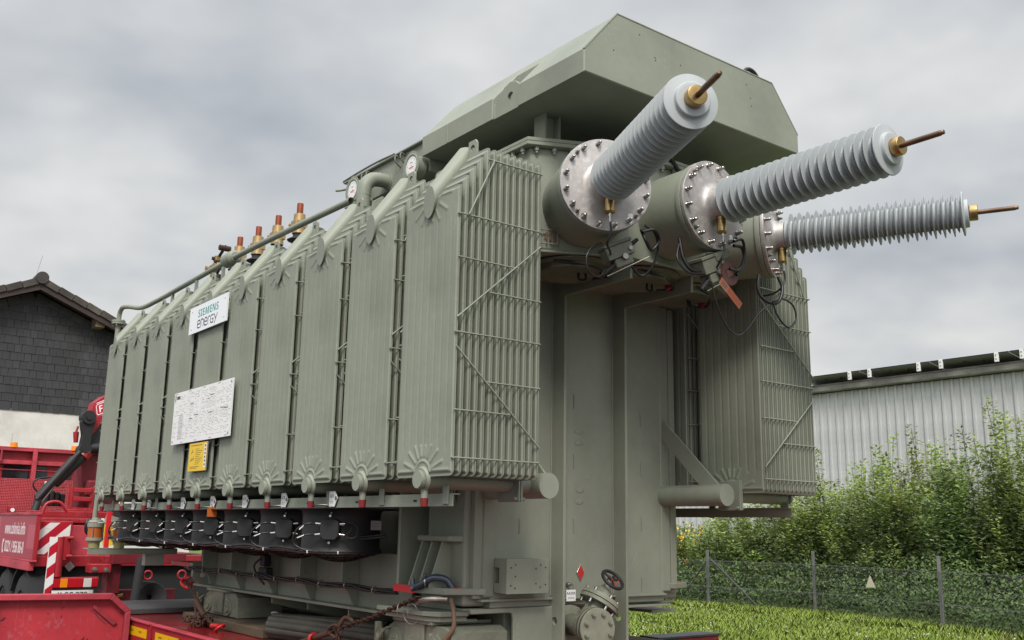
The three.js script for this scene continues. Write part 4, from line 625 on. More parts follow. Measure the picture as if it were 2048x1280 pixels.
  for (const [x, y0, y1] of [[3.95 + 0.55, 1.75, 2.15], [4.85, 1.3, 2.05]]) part('wall_stain', cb(x - 0.006, x + 0.006, y0, y1, HZ, HZ + 0.004, 0), std([0.45, 0.42, 0.38], 0.9), h);
}

// ---------------------------------------------------------------- warehouse with solar panels
{
  const WX = 20, z0 = -40, z1 = 4, top = 3.28, w = thing('warehouse', 'pale grey ribbed metal warehouse with a gutter and solar panels on its roof', 'warehouse', [WX + 6, GY, -14]);
  const clad = std([0.58, 0.59, 0.60], 0.5, 0.1, { map: paintMap });
  part('inner_wall', cb(WX + 0.05, WX + 14, GY, top, z0, z1, 0), M.galv, w);
  const rb = 0.2185, prof = [[0.001, 0.006], [0.008, 0], [0.115, 0], [0.130, -0.038], [0.175, -0.038], [0.190, 0], [rb - 0.008, 0], [rb - 0.001, 0.006], [rb - 0.001, 0.03], [0.001, 0.03]];
  const sheet = norm(ext(shapeOf(prof.map(([z, x]) => [x, z])), GY, top).applyMatrix4(new THREE.Matrix4().makeRotationX(-PI / 2)));
  const rest = []; for (let i = 0; i < 200; i++) {
    const z = -2 - i * rb; if (z < -40) break;
    if (z < -6.2 && z > -15.2) { const m = shadow(new THREE.Mesh(sheet, clad)); m.name = 'cladding_sheet'; m.position.set(WX - (WX + 6), -GY * 1 - E + E - GY - E + 0, z + 14); m.position.y = -GY; w.add(m); } else rest.push(sheet.clone().translate(WX, 0, z));
  }
  part('far_cladding', rest, clad, w, { kind: 'stuff' });
  part('gutter', px([[0, 0], [0.1, 0]].length ? [[z0, 3.30], [z1, 3.30], [z1, 3.44], [z0, 3.44]] : [], WX - 0.20, WX + 0.02, 0.02), std([0.44, 0.435, 0.42], 0.6, 0.2, { map: grimeMap }), w);
  part('roof', pz([[WX - 0.1, 3.445], [WX + 14, 4.9], [WX + 14, 4.8], [WX - 0.1, 3.40]], z0, z1, 0), std([0.62, 0.62, 0.60], 0.7, 0, { map: grimeMap }), w);
  part('roof_edge', cb(WX - 0.19, WX - 0.06, 3.441, 3.475, z0, z1, 0.006), std([0.36, 0.33, 0.315], 0.85, 0, { map: grimeMap }), w);
  for (let k = 0; k < 5; k++) {
    const zc = -14.61 + 0.505 + 1.685 * k + 0.67, s = grp('solar_panel', w);
    part('panel_back', pz([[WX - 0.43, 3.622], [WX + 0.85, 3.44], [WX + 0.855, 3.475], [WX - 0.43, 3.648]], zc - 0.832, zc + 0.832, 0.002), std([0.26, 0.26, 0.28], 0.45), s);
    part('panel_frame', [cb(WX - 0.445, WX - 0.425, 3.630, 3.650, zc - 0.835, zc + 0.835, 0.002)], M.black, s);
    for (const d of [-0.59, 0.59]) { const b = part('panel_bracket', [cb(WX - 0.46, WX - 0.42, 3.46, 3.652, zc + d - 0.04, zc + d + 0.04, 0.003)], M.whiteMark, s); }
    part('bracket_bolt', [-0.59, 0.59].flatMap((d) => [3.52, 3.6].map((y) => cyl([WX - 0.475, y, zc + d], [WX - 0.46, y, zc + d], 0.013, 0.013, 6))), M.steel, s);
    part('clamp', [[-0.2, 3.58], [0.2, 3.55]].map(([d, y]) => cyl([WX - 0.2, y, zc + d], [WX - 0.2, y + 0.02, zc + d], 0.03)), M.black, s);
  }
}

// ---------------------------------------------------------------- fence
{
  const f = thing('chain_link_fence', 'low chain-link fence on grey steel posts along the shrubs', 'fence', [16.5, GY, -12]);
  const fx = (z) => 16.56 - 0.2 * (z + 11.9) * (z > -11.9 ? 1 : -0.15) * (z > -11.9 ? 1 : -1) * 1, X = (z) => z > -11.9 ? 16.56 - 0.203 * (z + 11.9) : 16.56 + 0.16 * (z + 11.9);
  const zs = [-18.9, -16.6, -14.25, -11.9, -9.0, -6.1];
  for (const z of zs) {
    const top = z === -14.25 ? -0.36 : -0.32, p = part('fence_post', [px([[z - 0.028, GY - 0.1], [z + 0.028, GY - 0.1], [z + 0.028, top], [z - 0.028, top]], X(z) - 0.02, X(z) + 0.02, 0.004), cyl([X(z) - 0.026, top + 0.2, z], [X(z) - 0.02, top + 0.2, z], 0.01)], M.post, f);
  }
  for (const d of [-1, 1]) part('brace_strut', bar([16.24, -0.52, -14.25], [16.5, GY, -14.25 + d * 1.3], 0.020), M.greyPlate, f);
  const seg = (za, zb) => {
    const out = [], L = Math.hypot(zb - za, X(zb) - X(za)), n = Math.round(L / 0.062), y0 = GY + 0.02, y1 = -0.575, s = 0.031;
    const at = (u) => { const z = za + (zb - za) * u / L; return [X(z) - 0.024, z]; };
    for (let i = 0; i <= n; i++) { const pts = []; let k = 0; for (let y = y0; y <= y1; y += s, k++) { const [x, z] = at(Math.min(L, i * 0.062 + (k % 2 ? 0.031 : 0))); pts.push(V(x + (k % 2 ? 0.003 : -0.003), y, z)); } const path = new THREE.CurvePath(); for (let j = 0; j + 1 < pts.length; j++) path.add(new THREE.LineCurve3(pts[j], pts[j + 1])); out.push(new THREE.TubeGeometry(path, pts.length - 1, 0.0016, 3)); const pts2 = pts.map((p, j) => { const [x, z] = at(Math.max(0, i * 0.062 - (j % 2 ? 0.031 : 0))); return V(x + (j % 2 ? -0.003 : 0.003), p.y, z); }); const path2 = new THREE.CurvePath(); for (let j = 0; j + 1 < pts2.length; j++) path2.add(new THREE.LineCurve3(pts2[j], pts2[j + 1])); out.push(new THREE.TubeGeometry(path2, pts2.length - 1, 0.0016, 3)); }
    return out;
  };
  for (let i = 0; i + 1 < zs.length; i++) part('wire_mesh', seg(zs[i], zs[i + 1]), M.wire, f);
  for (let i = 0; i + 1 < zs.length; i++) for (const y of [-0.575, -1.1, -1.55]) part('tension_wire', bar([X(zs[i]) - 0.026, y, zs[i]], [X(zs[i + 1]) - 0.026, y, zs[i + 1]], 0.0032), M.wire, f);
  const tz = -10.47, tx = X(tz) - 0.034; solo('triangle_marker', px([[tz - 0.105, -0.925], [tz + 0.10, -0.915], [tz - 0.01, -0.70]], tx - 0.006, tx, 0.002), std([0.46, 0.44, 0.33], 0.7), 'small faded triangular plate hanging on the chain-link fence', 'sign');
}

// ---------------------------------------------------------------- shrubs
{
  const leafMats = [[0.215, 0.315, 0.058], [0.17, 0.275, 0.054], [0.24, 0.335, 0.058], [0.265, 0.35, 0.066]].map((c) => new THREE.MeshPhysicalMaterial({ color: lin(...c), roughness: 0.9, transmission: 0.45, thickness: 0, side: THREE.DoubleSide, vertexColors: true }));
  const bark = std([0.09, 0.07, 0.045], 0.9);
  function leafSet(list) {                                       // folded leaf blades: [pos, dir, size, tone]
    const n = list.length, p = new Float32Array(n * 36), nr = new Float32Array(n * 36), c = new Float32Array(n * 36); let o = 0;
    const put = (v, t, nv) => { p[o] = v.x; p[o + 1] = v.y; p[o + 2] = v.z; nr[o] = nv.x; nr[o + 1] = nv.y; nr[o + 2] = nv.z; c[o] = t[0]; c[o + 1] = t[1]; c[o + 2] = t[2]; o += 3; };
    for (const [q, d, s, t] of list) {
      const side = V(d.z, rr(-0.4, 0.4), -d.x).normalize(), up = side.clone().cross(d).normalize(), a = q, b = q.clone().addScaledVector(d, s), m = q.clone().addScaledVector(d, s * 0.45), l = m.clone().addScaledVector(side, s * 0.27).addScaledVector(up, s * 0.07), r = m.clone().addScaledVector(side, -s * 0.27).addScaledVector(up, s * 0.07);
      const n1 = b.clone().sub(a).cross(l.clone().sub(a)).normalize(), n2 = r.clone().sub(a).cross(b.clone().sub(a)).normalize();
      for (const v of [a, b, l]) put(v, t, n1); for (const v of [a, r, b]) put(v, t, n2);
    }
    const g = new THREE.BufferGeometry(); g.setAttribute('position', new THREE.BufferAttribute(p.slice(0, o), 3)); g.setAttribute('normal', new THREE.BufferAttribute(nr.slice(0, o), 3)); g.setAttribute('color', new THREE.BufferAttribute(c.slice(0, o), 3)); g.setAttribute('uv', new THREE.BufferAttribute(new Float32Array(o / 3 * 2), 2)); return g;
  }
  // a shrub: shoots rise from the root and carry leaves; low ones are bushier
  function shrub(label, x, z, h, r, o = {}) {
    const t = thing('shrub', label, 'shrub', [x, GY, z], 'shrubs growing behind the fence'), leaves = [], wood = [], n = o.shoots ?? 150;
    for (let i = 0; i < n; i++) {
      const a = rnd() * 6.28, rad0 = Math.sqrt(rnd()), H = h * (0.30 + 0.62 * rnd()) * (1 - 0.28 * rad0 * rad0) * (i < n * 0.10 ? 1.18 : 1), ex = r * rad0 * Math.cos(a), ez = r * rad0 * Math.sin(a) * 0.9;
      const p0 = V(x + ex * 0.25, GY, z + ez * 0.25), p1 = V(x + ex * 0.8 + rr(-0.1, 0.1), GY + H * 0.55, z + ez * 0.8 + rr(-0.1, 0.1)), p2 = V(x + ex + rr(-0.18, 0.18), GY + H, z + ez + rr(-0.18, 0.18));
      const cv = new THREE.QuadraticBezierCurve3(p0, p1, p2); if (i % 4 === 0) wood.push(new THREE.TubeGeometry(cv, 5, 0.006, 3));
      const m = Math.round((o.leaf ?? 62) * (0.5 + H / h)), tone0 = rr(0.55, 1.3);
      for (let k = 0; k < m; k++) {
        const u = 1 - Math.pow(rnd(), 1.25) * 0.86, q = cv.getPoint(u), tw = u > 0.8 ? rr(0.02, 0.07) : rr(0.03, 0.19), b = rnd() * 6.28; q.x += tw * Math.cos(b); q.z += tw * Math.sin(b); q.y += rr(-0.10, 0.10);
        if (q.x < x - r * 1.05) q.x = x - r * 1.05 + rnd() * 0.1;
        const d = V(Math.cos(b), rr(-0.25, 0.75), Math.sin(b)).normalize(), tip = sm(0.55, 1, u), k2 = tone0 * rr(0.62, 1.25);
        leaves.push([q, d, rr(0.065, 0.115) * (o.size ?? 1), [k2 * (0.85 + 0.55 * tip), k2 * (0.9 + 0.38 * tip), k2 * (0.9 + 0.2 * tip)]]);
      }
    }
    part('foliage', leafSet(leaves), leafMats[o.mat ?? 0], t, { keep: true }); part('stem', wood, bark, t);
    return t;
  }
  const S = [
    [18.0, -16.4, 2.0, 1.1, 'low leafy shrub beside the yellow-flowering bush behind the fence', 1], [17.9, -14.9, 2.5, 1.2, 'mid-height shrub just right of the yellow-flowering bush', 0], [18.1, -13.6, 3.15, 1.25, 'shrub rising directly below the far radiators on the right', 0],
    [18.3, -12.4, 3.35, 1.2, 'shrub behind the fence post left of the triangular plate', 2], [18.2, -11.3, 3.65, 1.2, 'tall pale-tipped shrub behind the triangular plate', 0], [18.4, -10.35, 3.95, 1.1, 'tall shrub with upright twigs reaching halfway up the warehouse wall', 3],
    [18.1, -9.4, 3.65, 1.15, 'leafy shrub right of the triangular plate, before the warehouse', 1], [18.3, -8.4, 4.45, 1.2, 'tallest shrub, at the right edge of the picture', 2], [18.0, -7.3, 4.8, 1.25, 'bushy shrub at the far right, partly out of the picture', 0],
  ];
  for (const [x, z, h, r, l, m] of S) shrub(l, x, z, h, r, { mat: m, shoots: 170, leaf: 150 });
  // weedy undergrowth at the fence foot
  {
    const leaves = []; for (let i = 0; i < 20000; i++) { const z = rr(-18.5, -6.3), X = z > -11.9 ? 16.56 - 0.203 * (z + 11.9) : 16.56 + 0.16 * (z + 11.9), dep = rnd(), x = X + 0.12 + dep * 0.9, y = GY + rnd() * (0.55 + 0.9 * dep + 0.45 * fbm(z, 2, 1, 2)), b = rnd() * 6.28, k = rr(0.6, 1.2); leaves.push([V(x, y, z), V(Math.cos(b), rr(0, 1.4), Math.sin(b)).normalize(), rr(0.05, 0.10), [k * 0.8, k * 0.85, k * 0.8]]); }
    solo('undergrowth', leafSet(leaves), leafMats[1], 'tangled green weeds at the foot of the fence', 'undergrowth', { kind: 'stuff', keep: true });
  }
  // yellow broom
  {
    const t = thing('flowering_bush', 'bush with bright yellow flowers just right of the transformer foot', 'bush', [16.9, GY, -16.1]), lv = [], fl = [], st = [];
    for (let i = 0; i < 90; i++) { const a = rnd() * 6.28, q = Math.sqrt(rnd()) * 0.85, H = rr(1.0, 1.85); const x = 17.3 + q * Math.cos(a) * 0.6, z = -16.15 + q * Math.sin(a), cv = new THREE.QuadraticBezierCurve3(V(17.3, GY, -16.15), V(x, GY + H * 0.6, z), V(x + rr(-0.2, 0.2), GY + H, z + rr(-0.2, 0.2))); st.push(new THREE.TubeGeometry(cv, 4, 0.005, 3));
      for (let k = 0; k < 60; k++) { const u = 1 - rnd() * 0.8, p = cv.getPoint(u), b = rnd() * 6.28, d = V(Math.cos(b), rr(0, 1), Math.sin(b)).normalize(); p.add(V(rr(-0.08, 0.08), 0, rr(-0.08, 0.08))); const k2 = rr(0.7, 1.2); if (u > 0.80 && rnd() < 0.5) fl.push([p, d, rr(0.05, 0.085), [k2, k2, k2]]); else lv.push([p, d, rr(0.04, 0.08), [k2, k2, k2]]); } }
    part('foliage', leafSet(lv), leafMats[0], t, { keep: true }); part('flowers', leafSet(fl), new THREE.MeshStandardMaterial({ color: lin(0.80, 0.50, 0.01), roughness: 0.6, side: THREE.DoubleSide, vertexColors: true }), t, { keep: true, label: 'yellow flowers' }); part('stem', st, bark, t);
  }
}

// ---------------------------------------------------------------- the low-loader under the transformer
const DY = -0.79;
{
  const t = thing('low_loader_trailer', 'red low-loader trailer with yellow reflectors carrying the transformer', 'trailer', [4.04, GY, -6.5]);
  part('deck', [cb(2.68, 5.40, DY - 0.03, DY, -8.02, -2.9, 0.006), cb(2.68, 5.40, DY - 0.03, DY, -10.1, -8.04, 0.006)], M.redDeck, t, { label: 'wet dark red deck' });
  part('chassis_beam', [cb(3.2, 3.45, DY - 0.55, DY - 0.03, -10.4, -2.9, 0.01), cb(4.65, 4.9, DY - 0.55, DY - 0.03, -10.4, -2.9, 0.01)], M.red, t);
  part('side_rail', [cb(2.65, 2.682, DY - 0.28, DY + 0.004, -8.0, -2.9, 0.005), cb(5.40, 5.43, DY - 0.28, DY + 0.004, -10.1, -2.9, 0.005)], M.red, t);
  part('side_rail', [cb(2.65, 2.682, DY - 0.28, DY + 0.004, -9.9, -8.06, 0.005)], M.red, t);
  part('rail_lip', [cb(2.638, 2.70, DY + 0.004, DY + 0.016, -8.0, -2.9, 0.004), cb(2.638, 2.70, DY + 0.004, DY + 0.016, -9.9, -8.06, 0.004)], M.redWorn, t);
  const refl = canvasMat(256, 64, (g, w, h) => { g.fillStyle = '#d9ab08'; g.fillRect(0, 0, w, h); g.fillStyle = '#5a4606'; for (const a of [40, 150]) for (let k = 0; k < 3; k++) g.fillRect(a + k * 13, 22, 9, 14); });
  for (const [a, b] of [[-8.60, -8.12], [-7.92, -7.40], [-7.2, -6.7], [-6.4, -5.9], [-5.6, -5.1]]) part('yellow_reflector', quadUV([2.6475, DY - 0.105, a], [2.6475, DY - 0.105, b], [2.6475, DY - 0.035, b], [2.6475, DY - 0.035, a]), refl, t, { keep: true });
  part('ramp_plate', pz([[2.75, DY + 0.004], [4.9, DY + 0.004], [4.9, DY + 0.05], [2.75, DY + 0.05]], -10.05, -9.05, 0.006), M.greyPlate, t, { label: 'dark grey ramp plate' });
  part('outrigger', [pz([[5.44, DY - 0.06], [6.11, DY - 0.02], [6.11, DY + 0.012], [5.44, DY + 0.012]], -5.45, -5.28, 0.006)], M.red, t);
  part('outrigger_top', cb(5.44, 6.12, DY + 0.0125, DY + 0.03, -5.47, -5.27, 0.003), M.greyPlate, t);
  for (const z of [-3.2, -4.5]) part('wheel', [cyl([2.75, GY + 0.39, z], [3.05, GY + 0.39, z], 0.38, 0.38, 28), cyl([2.74, GY + 0.39, z], [2.76, GY + 0.39, z], 0.2, 0.2, 20)], M.rubber, t);
}
// red bulkhead standing beside the trailer deck
{
  const b = thing('steel_bulkhead', 'bright red steel bulkhead with raised rim and chamfered corner, beside the trailer deck', 'bulkhead', [2.0, GY, -8.6]);
  const Z = -8.5, o = [[1.1, -1.4], [2.62, -1.4], [2.62, -0.70], [2.47, -0.566], [1.1, -0.545]], inn = [[1.1, -1.36], [2.575, -1.36], [2.575, -0.725], [2.445, -0.612], [1.1, -0.59]];
  part('panel', pz(o, Z - 0.05, Z - 0.03, 0.002), M.redPale, b);
  part('rim', [pz([[1.1, -0.592], [2.45, -0.614], [2.47, -0.566], [1.1, -0.545]], Z - 0.03, Z + 0.03, 0.006), pz([[2.45, -0.614], [2.576, -0.724], [2.62, -0.70], [2.47, -0.566]], Z - 0.03, Z + 0.03, 0.006), pz([[2.576, -1.4], [2.62, -1.4], [2.62, -0.70], [2.576, -0.724]], Z - 0.03, Z + 0.03, 0.006)], M.redWorn, b);
  part('stiffener', cb(1.60, 1.622, -1.4, -0.595, Z - 0.03, Z + 0.028, 0.004), M.redWorn, b);
  part('corner_fold', pz([[2.34, -0.65], [2.53, -0.80], [2.50, -0.82], [2.33, -0.68]], Z - 0.03, Z - 0.01, 0.004), M.redWorn, b);
  part('rust_patch', [pz([[1.50, -0.95], [1.515, -0.70], [1.52, -0.82], [1.52, -1.1], [1.51, -1.2]], Z - 0.0305, Z - 0.0285, 0), pz([[2.30, -0.68], [2.36, -0.72], [2.46, -0.82], [2.43, -0.80], [2.36, -0.735]], Z - 0.0302, Z - 0.0282, 0)], std([0.16, 0.03, 0.03], 0.7), b);
  part('side_wall', [cb(2.585, 2.615, -1.4, -0.72, Z - 1.4, Z - 0.06, 0.004), cb(1.1, 2.6, -1.44, -1.40, Z - 2.5, Z + 0.03, 0.004), cb(1.4, 1.6, GY, -1.44, Z - 2.2, Z - 0.2, 0.01), cb(2.2, 2.4, GY, -1.44, Z - 2.2, Z - 0.2, 0.01)], M.red, b);
}

// ---------------------------------------------------------------- roller bogies, timbers, chains and loose gear on the deck
{
  const make = (z, x, lab) => {
    const t = thing('roller_bogie', lab, 'roller bogie', [x, DY + 0.07, z], 'grey-green roller bogies under the transformer');
    const y0 = DY + 0.075, y1 = -0.535;
    part('housing', [px([[z - 0.40, y0], [z + 0.36, y0], [z + 0.36, y1 - 0.03], [z + 0.30, y1], [z - 0.24, y1], [z - 0.34, y1 - 0.05], [z - 0.40, y0 + 0.08]], x - 0.08, x + 0.30, 0.006), px([[z - 0.10, y0 + 0.02], [z + 0.10, y0 + 0.02], [z + 0.10, y1 + 0.02], [z - 0.10, y1 + 0.02]], x - 0.10, x - 0.079, 0.006)], M.castGreen, t);
    part('top_plate', [cb(x - 0.11, x + 0.3, y1 + 0.003, y1 + 0.022, z - 0.22, z + 0.2, 0.003), cyl([x + 0.05, y1 - 0.01, z], [x + 0.05, y1 + 0.03, z], 0.12, 0.12, 24)], M.castGreen, t);
    for (const d of [-0.22, 0.20]) part('roller_cap', [cyl([x - 0.08, y0 + 0.075, z + d], [x - 0.094, y0 + 0.075, z + d], 0.066, 0.062, 24), cyl([x - 0.094, y0 + 0.075, z + d], [x - 0.104, y0 + 0.075, z + d], 0.042, 0.04, 20), cyl([x - 0.104, y0 + 0.085, z + d - 0.012], [x - 0.108, y0 + 0.085, z + d - 0.012], 0.007), cyl([x - 0.104, y0 + 0.085, z + d + 0.012], [x - 0.108, y0 + 0.085, z + d + 0.012], 0.007)], M.castGreen, t);
    part('carry_handle', tube([[x - 0.085, y1 - 0.05, z - 0.29], [x - 0.12, y1 - 0.05, z - 0.28], [x - 0.125, y1 - 0.11, z - 0.33], [x - 0.085, y1 - 0.13, z - 0.35]], 0.008, 20, 6), M.castGreen, t);
    part('end_flange', [cb(x - 0.12, x - 0.08, y0 + 0.05, y1 - 0.02, z - 0.41, z - 0.385, 0.004), cyl([x - 0.11, y0 + 0.08, z - 0.385], [x - 0.08, y0 + 0.08, z - 0.36], 0.05, 0.04, 16)], M.castGreen, t);
    part('plate_label', cb(x - 0.0835, x - 0.0815, y1 - 0.085, y1 - 0.045, z + 0.14, z + 0.22, 0), std([0.40, 0.38, 0.36], 0.5), t);
    const D = []; const dz = z - 0.02; D.push(cb(x - 0.1035, x - 0.1005, y0 + 0.05, y0 + 0.11, dz - 0.028, dz - 0.016, 0), cb(x - 0.1035, x - 0.1005, y0 + 0.05, y0 + 0.06, dz - 0.016, dz + 0.012, 0), cb(x - 0.1035, x - 0.1005, y0 + 0.10, y0 + 0.11, dz - 0.016, dz + 0.012, 0), cb(x - 0.1035, x - 0.1005, y0 + 0.06, y0 + 0.10, dz + 0.010, dz + 0.022, 0));
    part('cast_letter', D, M.castGreen, t, { label: 'raised letter D' });
    return t;
  };
  make(-4.95, 3.22, 'roller bogie under the nearest corner of the transformer, an orange hose hanging beside it');
  make(-7.92, 3.22, 'roller bogie far along the deck, under the left rear of the transformer');
  make(-7.92, 4.82, 'roller bogie under the rear corner on the hidden side of the transformer');
  const beam = (x0, x1, z0, z1, y1, l) => { const t = thing('timber_beam', l, 'timber', [(x0 + x1) / 2, DY, (z0 + z1) / 2], 'timbers laid on the trailer deck'); part('beam', cb(x0, x1, DY + 0.001, y1, z0, z1, 0.008), M.wood, t); };
  beam(3.02, 5.1, -8.4, -6.78, DY + 0.068, 'dark timber mat under the rear roller bogie, on the red deck');
  beam(3.05, 5.1, -5.45, -4.45, DY + 0.068, 'dark timber mat under the nearest roller bogie');
  // rolled tarpaulin
  const a = V(3.03, -0.69, -6.62), b = V(3.42, -0.69, -5.72), d = b.clone().sub(a).normalize(), s = V(0, 1, 0).cross(d).normalize(), g = [];
  const t = thing('rolled_tarpaulin', 'rolled grey-green tarpaulin lying on the deck under the transformer', 'tarpaulin', [3.2, DY, -6.2]);
  for (let k = 0; k < 11; k++) { const an = k * 0.571, r = 0.062, off = UP.clone().multiplyScalar(r * Math.sin(an)).addScaledVector(s, r * Math.cos(an)), e = UP.clone().multiplyScalar(r * Math.sin(an + 0.5) * rr(0.9, 1.2)).addScaledVector(s, r * Math.cos(an + 0.5)); g.push(tube([a.clone().add(off), a.clone().lerp(b, 0.5).add(off.clone().lerp(e, 0.5)), b.clone().add(e)], rr(0.026, 0.034), 14, 8)); }
  part('fabric', [g, cyl(a, b, 0.07, 0.07, 16)], M.tarp, t); part('pale_edge', tube([0, 1, 2, 3, 4, 5].map((k) => a.clone().addScaledVector(d, -0.012).addScaledVector(UP, 0.094 * Math.cos(k * 0.62 - 0.2)).addScaledVector(s, 0.094 * Math.sin(k * 0.62 - 0.2))), 0.007, 20, 6), std([0.6, 0.6, 0.55], 0.6), t);
  for (let k = 0; k < 4; k++) solo('steel_tube', cyl([3.02 + k * 0.04, DY + 0.03, -5.62], [3.36 + k * 0.04, DY + 0.03 + 0.006 * k, -5.28 + k * 0.04], 0.020, 0.020, 12), M.galv, ['first', 'second', 'third', 'fourth'][k] + ' thin steel tube, counted from the left, beside the rolled tarpaulin', 'tube', { group: 'thin steel tubes on the deck' });
  { const c = V(3.16, DY + 0.05, -5.38), q = []; for (let k = 0; k < 70; k++) { const u = V(rr(-1, 1), rr(-0.1, 1), rr(-1, 1)).normalize(); q.push(tube([c.clone().addScaledVector(u, 0.015), c.clone().addScaledVector(u, 0.05).add(V(0, 0.01, 0)), c.clone().addScaledVector(u, rr(0.065, 0.085)).add(V(0, -0.004, 0))], 0.0045, 6, 5)); } solo('frayed_rope', q, M.rope, 'frayed white rope end on the deck beside the steel tubes', 'rope'); }
}
function chain(label, pts, slack, extra) {
  const t = thing('lashing_chain', label, 'chain', pts[0], 'rusty lashing chains');
  const cv = new THREE.CatmullRomCurve3(pts.map((p) => V(...p)), false, 'centripetal'), L = cv.getLength(), step = 0.030, n = Math.floor(L / step);
  const lk = []; for (let i = 0; i <= 16; i++) { const a = i / 16 * 2 * PI; lk.push(V(0.0115 * Math.cos(a), 0.022 * Math.sin(a), 0)); }
  const link = norm(new THREE.TubeGeometry(new THREE.CatmullRomCurve3(lk.slice(0, 16), true), 18, 0.0052, 6, true)), b = base.get(t);
  for (let i = 0; i < n; i++) { const u = (i + 0.5) / n, p = cv.getPointAt(u), q = cv.getTangentAt(u), m = shadow(new THREE.Mesh(link, M.rust)); m.name = 'link'; m.position.set(p.x - b[0], p.y - b[1], p.z - b[2]); m.quaternion.setFromUnitVectors(UP, q).multiply(new THREE.Quaternion().setFromAxisAngle(UP, (i % 2 ? PI / 2 : 0) + rr(-0.25, 0.25))); t.add(m); }
  extra(t); return t;
}
chain('rusty lashing chain running from the near jacking bracket down to the left', [[3.02, -0.375, -4.74], [3.03, -0.44, -4.98], [3.03, -0.53, -5.30], [3.02, -0.60, -5.58], [3.01, -0.65, -5.75]], 0, (t) => {
  part('load_binder', [cyl([3.01, -0.645, -5.72], [2.97, -0.735, -6.06], 0.020, 0.016, 12), tube([[3.03, -0.62, -5.62], [3.0, -0.60, -5.68], [2.99, -0.64, -5.74], [3.02, -0.68, -5.70]], 0.011, 20, 7), tube([[3.03, -0.60, -5.55], [3.04, -0.57, -5.52], [3.02, -0.55, -5.58], [3.0, -0.60, -5.62]], 0.014, 16, 7)], M.rust, t);
  part('red_hook', [new THREE.TorusGeometry(0.030, 0.012, 8, 18).translate(2.985, -0.705, -5.92), cyl([2.98, -0.72, -5.95], [2.95, -0.78, -6.06], 0.014)], M.redPaint, t);
  const b = base.get(t); for (let i = 0; i < 9; i++) { const m = shadow(new THREE.Mesh(norm(new THREE.TorusGeometry(0.016, 0.0055, 6, 14)), M.rust)); m.name = 'link'; m.position.set(3.0 - 0.002 * i - b[0], -0.63 - 0.017 * i - b[1], -5.60 - 0.004 * i - b[2]); m.rotation.y = i % 2 ? 1.5 : 0; t.add(m); }
});
chain('rusty lashing chain with a red hook at the far end of the deck', [[2.98, -0.47, -8.25], [2.97, -0.56, -8.02], [2.96, -0.68, -7.78], [2.95, -0.735, -7.60], [2.95, -0.765, -7.45]], 0, (t) => {
  part('shackle', [tube([[3.02, -0.44, -8.30], [2.97, -0.46, -8.32], [2.95, -0.50, -8.24], [2.99, -0.52, -8.2], [3.02, -0.48, -8.26]], 0.016, 20, 8)], M.redPaint, t);
  part('tension_rod', [cyl([2.965, -0.60, -7.98], [2.95, -0.70, -7.72], 0.022, 0.022, 12), cyl([2.955, -0.62, -7.95], [2.95, -0.78, -7.9], 0.008)], M.rust, t);
  part('red_hook', [new THREE.TorusGeometry(0.034, 0.011, 8, 20, 4.4).rotateX(0.9).rotateY(0.6).translate(2.95, -0.762, -7.39), cyl([2.95, -0.76, -7.55], [2.95, -0.75, -7.42], 0.020, 0.016, 10)], M.redPaint, t);
});
{ const c = V(2.97, DY + 0.03, -7.86), q = []; for (let i = 0; i < 60; i++) { const a = i * 0.42, r = 0.07 + 0.05 * Math.sin(i * 0.7); q.push(new THREE.TorusGeometry(0.017, 0.006, 6, 12).rotateY(i * 1.7).rotateX(i % 2 ? 1.3 : 0.2).translate(c.x + r * Math.cos(a), c.y + 0.012 * (i % 4), c.z + 1.3 * r * Math.sin(a))); } solo('chain_heap', q, M.rust, 'small heap of spare chain on the red deck below the far lashing chain', 'chain', { kind: 'stuff' }); }
{
  const t = thing('shackle', 'blue-grey steel bow shackle clamped over the near jacking bracket', 'shackle', [3.13, -0.33, -4.78]);
  part('bow', tube([[3.06, -0.33, -4.86], [3.07, -0.315, -4.82], [3.09, -0.29, -4.78], [3.12, -0.272, -4.74], [3.17, -0.285, -4.71], [3.20, -0.33, -4.69]], 0.019, 30, 10), M.blueSteel, t);
  part('pin', [cyl([3.055, -0.33, -4.87], [3.055, -0.285, -4.88], 0.012), cyl([3.05, -0.34, -4.88], [3.13, -0.31, -4.80], 0.017, 0.015, 10), cyl([3.085, -0.27, -4.80], [3.085, -0.255, -4.80], 0.010)], M.blueSteel, t); part('band', new THREE.TorusGeometry(0.021, 0.006, 6, 14).rotateY(0.8).translate(3.085, -0.297, -4.79), M.chrome, t);
  part('lower_bow', tube([[3.10, -0.42, -4.88], [3.06, -0.40, -4.80], [3.09, -0.385, -4.72], [3.16, -0.385, -4.68]], 0.016, 24, 8), M.steel, t);
}
solo('orange_hose', tube([[3.16, -0.385, -4.64], [3.15, -0.44, -4.60], [3.14, -0.53, -4.58], [3.11, -0.60, -4.62], [3.06, -0.67, -4.66]], 0.013, 30, 8), M.hose, 'brown-orange hose hanging from the near jacking bracket over the bogie', 'hose');
solo('wire_loops', [0, 1, 2].map((k) => new THREE.TorusGeometry(0.045 + 0.006 * k, 0.0022, 5, 28).rotateY(0.5 + k * 0.7).rotateX(0.2 * k).translate(3.05 + 0.015 * k, -0.46 - 0.01 * k, -4.98 + 0.03 * k)), M.steel, 'thin loops of binding wire hanging below the near lashing chain', 'wire');

